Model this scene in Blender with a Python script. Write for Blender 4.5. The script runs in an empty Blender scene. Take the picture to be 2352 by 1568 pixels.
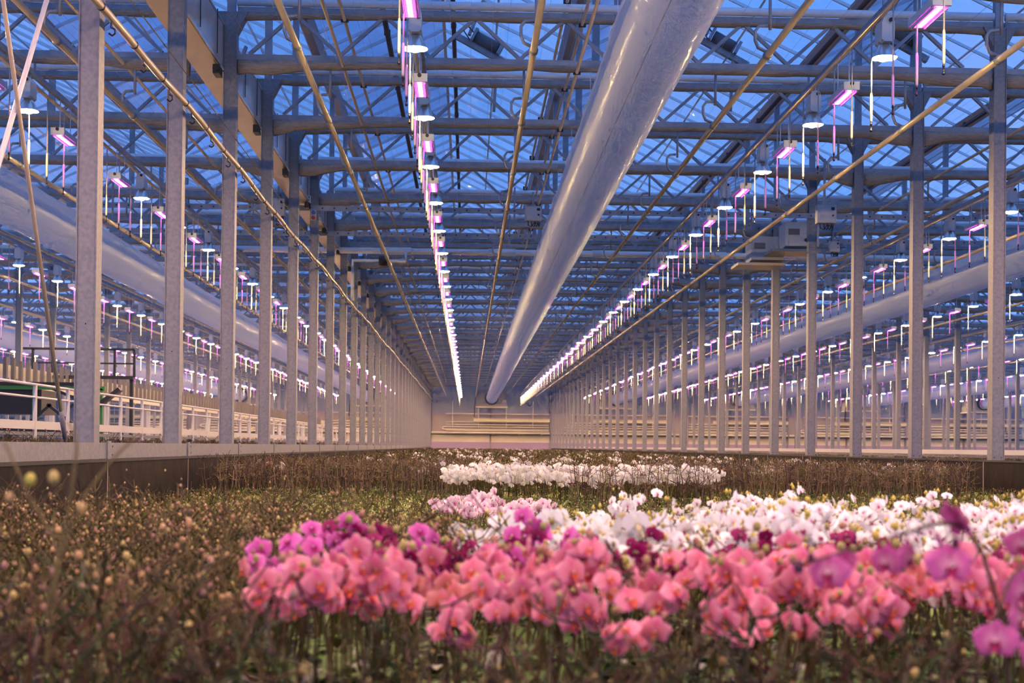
import bpy, math, random
import numpy as np
from mathutils import Matrix, Vector, Euler

# ---------------------------------------------------------------- camera, sky, exposure
FPX, IW, IH = 3100.0, 2352, 1568
ZC = 1.55
YAW, PITCH, ROLL = math.radians(1.885), math.radians(0.60), math.radians(0.57)
SHIFT_PX = 241.0 - FPX*math.tan(PITCH)
scene = bpy.context.scene
cam_data = bpy.data.cameras.new('camera')
cam = bpy.data.objects.new('camera', cam_data)
scene.collection.objects.link(cam)
cam_data.sensor_fit = 'HORIZONTAL'; cam_data.sensor_width = 36.0
cam_data.lens = FPX/IW*36.0
cam_data.shift_y = SHIFT_PX/IW
cam_data.clip_start = 0.05; cam_data.clip_end = 600
cam_data.dof.use_dof = True; cam_data.dof.focus_distance = 17.0; cam_data.dof.aperture_fstop = 3.3
CAMR = Matrix.Rotation(-YAW, 3, 'Z') @ Matrix.Rotation(math.pi/2+PITCH, 3, 'X') @ Matrix.Rotation(ROLL, 3, 'Z')
cam.matrix_world = Matrix.Translation((0, 0, ZC)) @ CAMR.to_4x4()
scene.camera = cam
vs = scene.view_settings
vs.view_transform = 'Standard'; vs.look = 'None'; vs.exposure = 0.0; vs.gamma = 1.0; vs.use_curve_mapping = False
scene.cycles.use_denoising = True
scene.cycles.max_bounces = 3; scene.cycles.diffuse_bounces = 2; scene.cycles.glossy_bounces = 2
scene.cycles.use_adaptive_sampling = True; scene.cycles.adaptive_threshold = 0.1; scene.cycles.adaptive_min_samples = 12
scene.cycles.transparent_max_bounces = 12
scene.cycles.sample_clamp_indirect = 6.0
scene.cycles.caustics_reflective = False; scene.cycles.caustics_refractive = False
try: scene.cycles.use_light_tree = True
except Exception: pass

world = bpy.data.worlds.new('dusk_sky'); scene.world = world; world.use_nodes = True
wn = world.node_tree; wn.nodes.clear()
w_out = wn.nodes.new('ShaderNodeOutputWorld'); w_bg = wn.nodes.new('ShaderNodeBackground')
w_tc = wn.nodes.new('ShaderNodeTexCoord'); w_no = wn.nodes.new('ShaderNodeTexNoise'); w_cr = wn.nodes.new('ShaderNodeValToRGB')
w_no.inputs['Scale'].default_value = 3.2; w_no.inputs['Detail'].default_value = 4.0
w_cr.color_ramp.elements[0].position = 0.38; w_cr.color_ramp.elements[0].color = (0.10, 0.285, 0.82, 1)
w_cr.color_ramp.elements[1].position = 0.72; w_cr.color_ramp.elements[1].color = (0.19, 0.35, 0.84, 1)
wn.links.new(w_tc.outputs['Generated'], w_no.inputs['Vector']); wn.links.new(w_no.outputs['Fac'], w_cr.inputs['Fac'])
wn.links.new(w_cr.outputs['Color'], w_bg.inputs['Color']); w_bg.inputs['Strength'].default_value = 1.4
wn.links.new(w_bg.outputs[0], w_out.inputs['Surface'])

HPS_STRENGTH, LED_STRENGTH = 1060.0, 84.0

rng = random.Random(7); nrng = np.random.default_rng(7)
COL = scene.collection
CAMRN = np.array(CAMR)
def proj(p):
    c = CAMRN.T @ (np.array(p, float) - np.array([0, 0, ZC]))
    d = -c[2]
    if d < 0.05: return None
    return (IW/2 + FPX*c[0]/d, IH/2 + SHIFT_PX - FPX*c[1]/d, d)
def seen(pts, m=160):
    pr = [q for q in (proj(p) for p in pts) if q]
    if not pr: return False
    return max(q[0] for q in pr) > -m and min(q[0] for q in pr) < IW+m and max(q[1] for q in pr) > -m and min(q[1] for q in pr) < IH+m

# ---------------------------------------------------------------- materials
def nodes(name):
    m = bpy.data.materials.new(name); m.use_nodes = True
    nt = m.node_tree; b = nt.nodes['Principled BSDF']
    return m, nt, b
def mat(name, col, rough=0.5, metal=0.0, col2=None, scale=6.0, detail=4.0, bump=0.0, coat=0.0, spec=0.5, stretch=None):
    m, nt, b = nodes(name)
    b.inputs['Base Color'].default_value = (*col, 1); b.inputs['Roughness'].default_value = rough
    b.inputs['Metallic'].default_value = metal; b.inputs['Coat Weight'].default_value = coat
    b.inputs['Specular IOR Level'].default_value = spec
    if col2 is not None or bump:
        tc = nt.nodes.new('ShaderNodeTexCoord'); no = nt.nodes.new('ShaderNodeTexNoise')
        no.inputs['Scale'].default_value = scale; no.inputs['Detail'].default_value = detail
        if stretch:
            mp = nt.nodes.new('ShaderNodeMapping'); mp.inputs['Scale'].default_value = stretch
            nt.links.new(tc.outputs['Object'], mp.inputs['Vector']); nt.links.new(mp.outputs['Vector'], no.inputs['Vector'])
        else: nt.links.new(tc.outputs['Object'], no.inputs['Vector'])
        if col2 is not None:
            cr = nt.nodes.new('ShaderNodeValToRGB')
            cr.color_ramp.elements[0].position = 0.35; cr.color_ramp.elements[0].color = (*col, 1)
            cr.color_ramp.elements[1].position = 0.65; cr.color_ramp.elements[1].color = (*col2, 1)
            nt.links.new(no.outputs['Fac'], cr.inputs['Fac']); nt.links.new(cr.outputs['Color'], b.inputs['Base Color'])
        if bump:
            bp = nt.nodes.new('ShaderNodeBump'); bp.inputs['Strength'].default_value = bump; bp.inputs['Distance'].default_value = 0.05
            nt.links.new(no.outputs['Fac'], bp.inputs['Height']); nt.links.new(bp.outputs['Normal'], b.inputs['Normal'])
    return m
def emit(name, col, strength):
    m = bpy.data.materials.new(name); m.use_nodes = True; nt = m.node_tree; nt.nodes.clear()
    o = nt.nodes.new('ShaderNodeOutputMaterial'); e = nt.nodes.new('ShaderNodeEmission')
    e.inputs['Color'].default_value = (*col, 1); e.inputs['Strength'].default_value = strength
    nt.links.new(e.outputs[0], o.inputs['Surface']); return m
def glass(name, haze, tint, rough=0.04, hazecol=(0.6, 0.62, 0.68)):
    m = bpy.data.materials.new(name); m.use_nodes = True; nt = m.node_tree; nt.nodes.clear()
    o = nt.nodes.new('ShaderNodeOutputMaterial')
    t = nt.nodes.new('ShaderNodeBsdfTransparent'); t.inputs['Color'].default_value = (*tint, 1)
    g = nt.nodes.new('ShaderNodeBsdfGlossy'); g.inputs['Roughness'].default_value = rough
    d = nt.nodes.new('ShaderNodeBsdfDiffuse'); d.inputs['Color'].default_value = (*hazecol, 1)
    lf = nt.nodes.new('ShaderNodeLayerWeight'); lf.inputs['Blend'].default_value = 0.5
    pw = nt.nodes.new('ShaderNodeMath'); pw.operation = 'POWER'; pw.inputs[1].default_value = 5.0; nt.links.new(lf.outputs['Facing'], pw.inputs[0])
    lw = nt.nodes.new('ShaderNodeMath'); lw.operation = 'MULTIPLY_ADD'; lw.inputs[1].default_value = 0.5; lw.inputs[2].default_value = 0.02; nt.links.new(pw.outputs[0], lw.inputs[0])
    tc = nt.nodes.new('ShaderNodeTexCoord'); no = nt.nodes.new('ShaderNodeTexNoise'); no.inputs['Scale'].default_value = 1.3; no.inputs['Detail'].default_value = 5
    nt.links.new(tc.outputs['Object'], no.inputs['Vector'])
    bp = nt.nodes.new('ShaderNodeBump'); bp.inputs['Strength'].default_value = 0.12; bp.inputs['Distance'].default_value = 0.05
    nt.links.new(no.outputs['Fac'], bp.inputs['Height']); nt.links.new(bp.outputs['Normal'], g.inputs['Normal'])
    mu = nt.nodes.new('ShaderNodeMath'); mu.operation = 'MULTIPLY'; mu.inputs[1].default_value = haze*2
    nt.links.new(no.outputs['Fac'], mu.inputs[0])
    m1 = nt.nodes.new('ShaderNodeMixShader'); m2 = nt.nodes.new('ShaderNodeMixShader')
    nt.links.new(mu.outputs[0], m1.inputs['Fac']); nt.links.new(t.outputs[0], m1.inputs[1]); nt.links.new(d.outputs[0], m1.inputs[2])
    nt.links.new(lw.outputs[0], m2.inputs['Fac']); nt.links.new(m1.outputs[0], m2.inputs[1]); nt.links.new(g.outputs[0], m2.inputs[2])
    nt.links.new(m2.outputs[0], o.inputs['Surface']); return m
M = {}
M['galv'] = mat('galvanised_steel', (0.20, 0.20, 0.215), 0.5, 0.2, (0.265, 0.262, 0.275), 22, 6)
M['steel'] = mat('grey_steel', (0.27, 0.29, 0.33), 0.45, 0.3, (0.36, 0.38, 0.42), 5, 4)
M['brightalu'] = mat('rolled_aluminium', (0.88, 0.90, 0.92), 0.35, 0.1)
M['alu'] = mat('bright_aluminium', (0.70, 0.72, 0.76), 0.28, 0.6)
M['pipe'] = mat('tan_painted_pipe', (0.62, 0.50, 0.37), 0.3, 0.1, (0.70, 0.57, 0.42), 3, 3, coat=0.3)
M['darktube'] = mat('dark_brown_tube', (0.10, 0.08, 0.08), 0.5)
M['cloth'] = mat('tan_folded_cloth', (0.35, 0.285, 0.23), 0.85, 0, (0.45, 0.375, 0.30), 9, 5, bump=0.5, stretch=(1.0, 6, 6))
M['trough'] = mat('tan_sheet', (0.62, 0.44, 0.28), 0.25, 0.2, (0.70, 0.52, 0.36), 0.8, 4, bump=0.25)
M['film'] = mat('clear_brown_film', (0.58, 0.48, 0.44), 0.2, 0.0, (0.66, 0.55, 0.48), 1.2, 4, bump=0.4)
M['white'] = mat('white_plastic', (0.80, 0.80, 0.80), 0.35)
M['whitepaint'] = mat('white_paint', (0.66, 0.62, 0.60), 0.4)
M['lampbody'] = mat('lamp_white_metal', (0.74, 0.74, 0.76), 0.4, 0.0)
M['reflector'] = mat('lamp_reflector', (0.80, 0.80, 0.80), 0.25, 0.7)
M['black'] = mat('black_plastic', (0.015, 0.015, 0.017), 0.45)
M['boxgrey'] = mat('box_grey', (0.52, 0.52, 0.53), 0.45)
M['wall'] = mat('cream_wall_panel', (0.76, 0.68, 0.48), 0.6, 0, (0.80, 0.72, 0.52), 0.6, 3)
M['lilac_strip'] = mat('lilac_wall_strip', (0.36, 0.26, 0.40), 0.7)  # lilac strips on the end wall: along its base and higher up
M['wallpipe'] = mat('wall_pipe_cream', (0.76, 0.68, 0.50), 0.35)
M['floor'] = mat('concrete_floor', (0.30, 0.28, 0.26), 0.8, 0, (0.36, 0.34, 0.31), 1.5, 5)
M['bench'] = mat('dark_bench_mat', (0.035, 0.028, 0.02), 0.9)
M['blackcloth'] = mat('black_woven_cloth', (0.016, 0.012, 0.012), 0.6, 0, (0.024, 0.018, 0.017), 3, 4, bump=0.3, spec=0.08)
M['green'] = mat('green_paint', (0.04, 0.22, 0.05), 0.45)
M['blackpaint'] = mat('black_paint', (0.018, 0.018, 0.022), 0.5)
M['motor'] = mat('dark_grey_motor', (0.13, 0.14, 0.16), 0.5)
M['blue'] = mat('blue_socket', (0.03, 0.14, 0.65), 0.4)
M['red'] = mat('red_socket', (0.45, 0.03, 0.03), 0.4)
M['hose'] = mat('white_hose', (0.50, 0.49, 0.46), 0.45)
M['carrier'] = mat('dull_grey_plate', (0.17, 0.155, 0.145), 0.6)
M['hps'] = emit('sodium_light', (1.0, 0.67, 0.26), HPS_STRENGTH)
M['led'] = emit('magenta_led_light', (1.0, 0.004, 0.92), LED_STRENGTH)
M['ledcore'] = emit('pink_led_core', (1.0, 0.10, 0.95), LED_STRENGTH*1.2)
M['lip'] = mat('led_pink_lip', (0.80, 0.55, 0.80), 0.3)  # lip tinted pink: magenta LED light on it is put into the colour
M['glassclear'] = glass('roof_glass_clear', 0.015, (0.98, 0.99, 1.0))
M['glassdew'] = glass('roof_glass_dewy', 0.13, (0.80, 0.82, 0.90), 0.08, (0.42, 0.43, 0.50))
def duct_mat():
    m, nt, b = nodes('duct_film')
    b.inputs['Base Color'].default_value = (0.78, 0.78, 0.82, 1); b.inputs['Roughness'].default_value = 0.45
    b.inputs['Coat Weight'].default_value = 0.4; b.inputs['Coat Roughness'].default_value = 0.08
    tc = nt.nodes.new('ShaderNodeTexCoord'); mp = nt.nodes.new('ShaderNodeMapping'); mp.inputs['Scale'].default_value = (1.2, 0.35, 1.2)
    no = nt.nodes.new('ShaderNodeTexNoise'); no.inputs['Scale'].default_value = 1.6; no.inputs['Detail'].default_value = 5
    no2 = nt.nodes.new('ShaderNodeTexNoise'); no2.inputs['Scale'].default_value = 3.0; no2.inputs['Detail'].default_value = 2
    mp2 = nt.nodes.new('ShaderNodeMapping'); mp2.inputs['Scale'].default_value = (0.25, 1.6, 0.25)
    nt.links.new(tc.outputs['Object'], mp.inputs['Vector']); nt.links.new(mp.outputs['Vector'], no.inputs['Vector'])
    nt.links.new(tc.outputs['Object'], mp2.inputs['Vector']); nt.links.new(mp2.outputs['Vector'], no2.inputs['Vector'])
    ad = nt.nodes.new('ShaderNodeMath'); ad.operation = 'ADD'
    nt.links.new(no.outputs['Fac'], ad.inputs[0]); nt.links.new(no2.outputs['Fac'], ad.inputs[1])
    bp = nt.nodes.new('ShaderNodeBump'); bp.inputs['Strength'].default_value = 0.30; bp.inputs['Distance'].default_value = 0.05
    nt.links.new(ad.outputs[0], bp.inputs['Height']); nt.links.new(bp.outputs['Normal'], b.inputs['Normal']); nt.links.new(bp.outputs['Normal'], b.inputs['Coat Normal'])
    tr = nt.nodes.new('ShaderNodeBsdfTranslucent'); tr.inputs['Color'].default_value = (0.90, 0.90, 0.95, 1)
    mx = nt.nodes.new('ShaderNodeMixShader'); mx.inputs['Fac'].default_value = 0.62
    out = [n for n in nt.nodes if n.type == 'OUTPUT_MATERIAL'][0]
    nt.links.new(b.outputs[0], mx.inputs[1]); nt.links.new(tr.outputs[0], mx.inputs[2]); nt.links.new(mx.outputs[0], out.inputs['Surface'])
    return m
M['duct'] = duct_mat()
def plant_mat():
    m, nt, b = nodes('plant')
    at = nt.nodes.new('ShaderNodeAttribute'); at.attribute_name = 'Col'
    oi = nt.nodes.new('ShaderNodeObjectInfo'); hs = nt.nodes.new('ShaderNodeHueSaturation')
    mr = nt.nodes.new('ShaderNodeMapRange'); mr.inputs['To Min'].default_value = 0.82; mr.inputs['To Max'].default_value = 1.12
    nt.links.new(oi.outputs['Random'], mr.inputs['Value']); nt.links.new(mr.outputs[0], hs.inputs['Value'])
    nt.links.new(at.outputs['Color'], hs.inputs['Color']); nt.links.new(hs.outputs['Color'], b.inputs['Base Color'])
    b.inputs['Roughness'].default_value = 0.55; b.inputs['Specular IOR Level'].default_value = 0.3
    tr = nt.nodes.new('ShaderNodeBsdfTranslucent'); nt.links.new(hs.outputs['Color'], tr.inputs['Color'])
    mx = nt.nodes.new('ShaderNodeMixShader'); mx.inputs['Fac'].default_value = 0.22
    out = [n for n in nt.nodes if n.type == 'OUTPUT_MATERIAL'][0]
    nt.links.new(b.outputs[0], mx.inputs[1]); nt.links.new(tr.outputs[0], mx.inputs[2]); nt.links.new(mx.outputs[0], out.inputs['Surface'])
    return m
M['plant'] = plant_mat()

# ---------------------------------------------------------------- mesh and object helpers
class MB:
    def __init__(s): s.v = []; s.f = []
    def add(s, vs, fs):
        o = len(s.v); s.v.extend(vs); s.f.extend([tuple(i+o for i in f) for f in fs]); return s
    def box(s, c, d):
        x, y, z = c; a, b, e = d[0]/2, d[1]/2, d[2]/2
        v = [(x+i*a, y+j*b, z+k*e) for i in (-1, 1) for j in (-1, 1) for k in (-1, 1)]
        return s.add(v, [(0, 1, 3, 2), (4, 6, 7, 5), (0, 4, 5, 1), (2, 3, 7, 6), (0, 2, 6, 4), (1, 5, 7, 3)])
    def beam(s, p, q, w, h=None, up=(0, 0, 1)):
        h = w if h is None else h
        p, q = Vector(p), Vector(q); d = (q-p).normalized(); u = Vector(up)
        if abs(d.dot(u)) > 0.98: u = Vector((1, 0, 0))
        a = d.cross(u).normalized(); b = a.cross(d).normalized()
        v = []
        for c in (p, q):
            for i, j in ((-1, -1), (1, -1), (1, 1), (-1, 1)): v.append(tuple(c + a*(i*w/2) + b*(j*h/2)))
        return s.add(v, [(0, 1, 2, 3), (7, 6, 5, 4), (0, 4, 5, 1), (1, 5, 6, 2), (2, 6, 7, 3), (3, 7, 4, 0)])
    def tube(s, pts, r, n=8, cap=True):
        pts = [Vector(p) for p in pts]; k = len(pts)
        rs = r if isinstance(r, (list, tuple)) else [r]*k
        v, f = [], []
        pa = None
        for i, p in enumerate(pts):
            d = (pts[min(i+1, k-1)] - pts[max(i-1, 0)]).normalized()
            if pa is None:
                u = Vector((0, 0, 1)) if abs(d.z) < 0.9 else Vector((1, 0, 0)); a = d.cross(u).normalized()
            else: a = (pa - d*pa.dot(d)).normalized()
            pa = a; b = d.cross(a)
            for j in range(n):
                t = 2*math.pi*j/n; v.append(tuple(p + (a*math.cos(t) + b*math.sin(t))*rs[i]))
        for i in range(k-1):
            for j in range(n):
                f.append((i*n+j, i*n+(j+1) % n, (i+1)*n+(j+1) % n, (i+1)*n+j))
        if cap: f.append(tuple(range(n-1, -1, -1))); f.append(tuple(range((k-1)*n, k*n)))
        return s.add(v, f)
    def rings(s, rings, cap0=False, cap1=False):
        n = len(rings[0]); v = [p for r in rings for p in r]; f = []
        for i in range(len(rings)-1):
            for j in range(n): f.append((i*n+j, i*n+(j+1) % n, (i+1)*n+(j+1) % n, (i+1)*n+j))
        if cap0: f.append(tuple(range(n-1, -1, -1)))
        if cap1: f.append(tuple(range((len(rings)-1)*n, len(rings)*n)))
        return s.add(v, f)
    def disc(s, c, r, n=10, axis='y'):
        v = [(c[0]+r*math.cos(2*math.pi*i/n), c[1], c[2]+r*math.sin(2*math.pi*i/n)) if axis == 'y' else
             (c[0]+r*math.cos(2*math.pi*i/n), c[1]+r*math.sin(2*math.pi*i/n), c[2]) for i in range(n)]
        return s.add(v, [tuple(range(n))])
    def mesh(s, name, m, smooth=False):
        me = bpy.data.meshes.new(name); me.from_pydata(s.v, [], s.f)
        me.materials.append(M[m] if isinstance(m, str) else m)
        if smooth: me.polygons.foreach_set('use_smooth', [True]*len(me.polygons))
        me.update(); return me

def ob(name, me, parent=None, loc=(0, 0, 0), rot=None, label=None, cat=None, group=None, kind=None):
    o = bpy.data.objects.new(name, me); COL.objects.link(o)
    o.location = loc
    if rot is not None: o.rotation_euler = rot
    if parent is not None: o.parent = parent
    if label: o['label'] = label
    if cat: o['category'] = cat
    if group: o['group'] = group
    if kind: o['kind'] = kind
    return o
def thing(name, label, cat, loc=(0, 0, 0), group=None, kind=None, rot=None):
    return ob(name, None, None, loc, rot, label, cat, group, kind)

ORD = ['nearest', 'second', 'third', 'fourth', 'fifth', 'sixth', 'seventh', 'eighth', 'ninth', 'tenth']

# ---------------------------------------------------------------- layout constants
S, Y0, W = 4.0, 13.9, 12.55
XC = -3.88                              # centre of the column row along the tan trough
TY = [Y0 + S*k for k in range(-1, 32)]  # truss / column stations
YW = 141.5                              # end wall
Z = lambda h: h + ZC
BAYS = range(-4, 6)

# ---------------------------------------------------------------- floor, end wall
fl = MB().box((8, 66, -0.05), (150, 164, 0.1)); ob('floor', fl.mesh('floor', 'floor'), kind='structure')
wall = ob('wall_back', MB().box((8, YW+0.2, 5.6), (130, 0.2, 11.2)).mesh('wall_back', 'wall'), kind='structure')
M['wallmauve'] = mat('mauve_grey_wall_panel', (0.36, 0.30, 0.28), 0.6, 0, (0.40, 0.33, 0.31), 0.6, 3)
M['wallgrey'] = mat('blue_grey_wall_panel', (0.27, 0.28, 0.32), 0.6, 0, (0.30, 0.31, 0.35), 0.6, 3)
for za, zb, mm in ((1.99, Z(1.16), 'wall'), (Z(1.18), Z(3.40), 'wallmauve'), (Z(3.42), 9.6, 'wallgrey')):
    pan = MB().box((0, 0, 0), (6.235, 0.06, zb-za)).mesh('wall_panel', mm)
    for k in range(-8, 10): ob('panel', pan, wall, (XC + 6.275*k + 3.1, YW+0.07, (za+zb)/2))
ob('trim_0', MB().box((8, YW+0.03, 0.99), (130, 0.14, 1.98)).mesh('lilac_strip', 'lilac_strip'), kind='structure')
ob('trim_1', MB().box((8, YW+0.02, Z(3.42)), (130, 0.04, 0.22)).mesh('band', 'lilac_strip'), kind='structure')
post = MB().box((0, 0, 0), (0.16, 0.16, 7.6)).mesh('wall_post', 'galv')
for k in range(-7, 10): ob('wall_post', post, wall, (XC + 6.275*k, YW-0.06, 3.8))
BN = {-4: 'fourth railing-side bay', -3: 'third railing-side bay', -2: 'second railing-side bay', -1: 'first railing-side bay',
      0: 'main flower bay', 1: 'next bay past main bed', 2: 'second bay past main bed', 3: 'third bay past main bed', 4: 'fourth bay past main bed', 5: 'fifth bay past main bed'}
cp = {}
L = W - 1.2
def hpipe(r, x0, x1): return MB().tube([(x0, 0, 0), (x1, 0, 0)], r, 8).mesh('wall_pipe', 'wallpipe', True)
cp['thin'] = hpipe(0.055, 1.6, W-0.2); cp['thick'] = hpipe(0.10, 0.1, W-0.1)
loop = MB().tube([(W-0.2, 0, 0.13), (1.5, 0, 0.13), (1.3, 0, 0.09), (1.23, 0, 0), (1.3, 0, -0.09), (1.5, 0, -0.13), (W-0.2, 0, -0.13)], 0.055, 8).mesh('wall_pipe_loop', 'wallpipe', True)
bright = MB().box((W/2+2.2, 0, 0), (W-4.6, 0.3, 0.05)).box((W/2+2.2, 0, -0.16), (W-4.6, 0.05, 0.24)).mesh('wall_gutter', 'wallpipe')
darkp = MB().box((W/2, 0, 0), (W-0.1, 0.10, 0.09)).mesh('dark_strip', 'black')
brk = MB().box((0, 0, 0), (0.08, 0.12, 0.3)).mesh('bracket', 'wallpipe')
vpost = MB().tube([(0, 0, -1.4), (0, 0, 1.4)], 0.04, 6).mesh('drop_post', 'wallpipe')
for b in BAYS:
    x = XC + W*b
    if not seen([(x, YW, 2), (x+W, YW, 2)]): continue
    t = thing('wall_pipe_coil', 'cream heating pipes stacked on end wall, ' + BN[b], 'pipes', (x, YW-0.5, 0), 'pipe coils on the end wall')
    for h, key in ((3.35, 'thin'), (2.86, 'bright'), (2.52, 'thin'), (2.24, 'thin'), (1.88, 'loop'), (1.40, 'thick'), (1.62, 'thin'), (1.20, 'dark')):
        me = {'bright': bright, 'loop': loop, 'dark': darkp}.get(key) or cp[key]
        ob('pipe', me, t, (0, 0.0 if key != 'bright' else -0.2, Z(h)))
    for xx in (1.3, 4.0, 6.6, 9.2, 11.6): ob('bracket', brk, t, (xx, -0.05, Z(1.42)))
    for xx in (2.3, 5.0, 7.9, 10.7): ob('drop_post', vpost, t, (xx, -0.1, Z(3.3)))
    f = thing('fan_housing', 'grey square fan housing at far end of air duct, ' + BN[b], 'fan box', (x+W/2, 137.0, 0), 'fan boxes at the end wall')
    ob('housing', MB().box((0, 0, Z(4.85)), (3.0, 2.2, 1.75)).mesh('fan_box', 'galv'), f)
    ob('shelf', MB().box((0, -0.1, Z(3.93)), (3.2, 2.6, 0.08)).mesh('fan_shelf', 'pipe'), f)
    ob('duct_ring', MB().tube([(0.64*math.cos(a), -1.15, Z(4.85)+0.64*math.sin(a)) for a in np.linspace(0, 2*math.pi, 25)], 0.05, 6).mesh('duct_ring', 'black'), f)
    for sx in (-1.45, 1.45): ob('hanger', MB().beam((sx, 0.9, Z(5.6)), (sx, 0.9, Z(6.22)), 0.06).mesh('fan_hanger', 'galv'), f)
    ob('cable', MB().tube([(-1.62, -1.1, Z(4.9)), (-1.7, -1.1, Z(4.0)), (-1.75, -1.1, Z(2.9))], 0.05, 6).mesh('fan_cable', 'black'), f)

# ---------------------------------------------------------------- columns
HC = Z(6.96)
colm = MB().box((0, 0, HC/2), (0.20, 0.20, HC)).mesh('column_shaft', 'galv')
lipm = MB().box((-0.098, -0.108, HC/2), (0.012, 0.016, HC)).box((0.098, -0.108, HC/2), (0.012, 0.016, HC)).mesh('column_flange', 'galv')
capm = MB()
capm.add([(-0.1, -0.1, HC-0.35), (0.1, -0.1, HC-0.35), (0.28, -0.1, HC), (-0.28, -0.1, HC), (-0.1, 0.1, HC-0.35), (0.1, 0.1, HC-0.35), (0.28, 0.1, HC), (-0.28, 0.1, HC)],
         [(0, 1, 2, 3), (7, 6, 5, 4), (0, 3, 7, 4), (1, 5, 6, 2), (3, 2, 6, 7), (0, 4, 5, 1)])
capm = capm.mesh('column_head', 'galv')
stub = MB().box((0, 0, (Z(9.75)+HC)/2), (0.13, 0.13, Z(9.75)-HC)).mesh('gutter_post', 'steel')
boltm = MB()
for sx in (-0.06, 0.06): boltm.disc((sx, -0.1015, Z(-0.10)), 0.010, 8)
boltm.disc((0.0, -0.1015, Z(1.2)), 0.009, 8); boltm = boltm.mesh('bolt_holes', 'black')
ROWNAME = {0: 'trough-side row', 1: 'row opposite the tan trough'}
for b in range(-4, 7):
    x = XC + W*b; n = 0
    for y in TY:
        if not seen([(x-0.1, y, 0), (x-0.1, y, HC), (x+0.1, y, 0), (x+0.1, y, HC)], 260): continue
        if b in (0, 1) and n < 10:
            lab = ('%s grey steel column from the camera in the %s' % (ORD[n], ROWNAME[b]))
        else:
            lab = 'distant grey steel column ' + ('far down the ' + ROWNAME[b] if b in (0, 1) else ('in row %s beyond the white railing' % ORD[-b] if b < 0 else 'in row %s past the main flower bay' % ORD[b-1])).replace('nearest', 'first')
        t = thing('steel_column', lab, 'column', (x, y, 0), ('columns in the ' + ROWNAME[b]) if b in (0, 1) else 'columns in the bays beyond', 'thing')
        ob('shaft', colm, t); ob('head', capm, t); ob('gutter_post', stub, t)
        if y < 60: ob('flange', lipm, t)
        if y < 40: ob('bolt_hole', boltm, t)
        n += 1

# ---------------------------------------------------------------- trusses and folded screens
LN = [0.29+1.46*j for j in range(9)]; UN = [1.02+1.46*j for j in range(8)]
ZU, ZL = Z(7.03), Z(6.24)
up_ch = MB().box((W/2, 0, ZU-0.02), (W-0.2, 0.09, 0.09)).mesh('upper_chord', 'steel')
up_pr = MB().rings([[(x, -0.06+0.07*math.cos(a), ZU+0.10+0.072*math.sin(a)) for a in np.linspace(0, 2*math.pi, 9)[:-1]] for x in (0.1, W-0.1)], True, True).mesh('screen_profile', 'brightalu', True)
lo_ch = MB().box((W/2, 0, ZL), (W-0.2, 0.10, 0.095)).mesh('lower_chord', 'steel')
DG = []
for j in range(8): DG += [(LN[j], UN[j]), (LN[j+1], UN[j])]
dgl, dgr = (MB().beam((0, 0, 0), (s*0.73, 0, ZU-ZL-0.13), 0.055, 0.055).mesh('diagonal', 'steel') for s in (1, -1))
web = MB()
for a, c in DG: web.beam((a, 0, ZL+0.05), (c, 0, ZU-0.07), 0.06)
web = web.mesh('web', 'steel')
midpost = MB().box((W/2, 0, (Z(9.75)+ZU)/2), (0.14, 0.14, Z(9.75)-ZU)).mesh('truss_gutter_post', 'steel')
hang = MB().box((0.0, 0, 0), (0.045, 0.045, 0.9)).mesh('strap', 'steel')
def cloth(amp, zt, seed, drop):
    r = random.Random(seed); m = MB(); R = []
    n = 90; ph = [r.uniform(0, 6.28) for _ in range(5)]
    for i in range(n+1):
        x = 0.12 + (W-0.24)*i/n; e = min(x, W-x)
        d = drop + amp*(abs(math.sin(x*2.15+ph[0]))*0.5 + 0.25*math.sin(x*5.3+ph[1])) + (0.26*math.exp(-e*0.9))*(0.6+0.4*abs(math.sin(x*2.6+ph[2]))) * (1 if amp > 0.02 else 0.3)
        w = 0.065 + 0.012*math.sin(x*7+ph[3])
        R.append([(x, -w, zt), (x, -w*1.25, zt-d*0.45), (x, -w*0.7, zt-d*0.9), (x, 0, zt-d), (x, w*0.7, zt-d*0.9), (x, w*1.25, zt-d*0.45), (x, w, zt)])
    return m.rings(R, True, True).mesh('folded_screen', 'cloth', True)
cl_lo = [cloth(0.03, ZL-0.045, i, 0.075) for i in range(3)]; cl_up = [cloth(0.02, ZU-0.06, 10+i, 0.065) for i in range(3)]
PIPE_X = [W/8 + W/4*i for i in range(4)]
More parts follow.
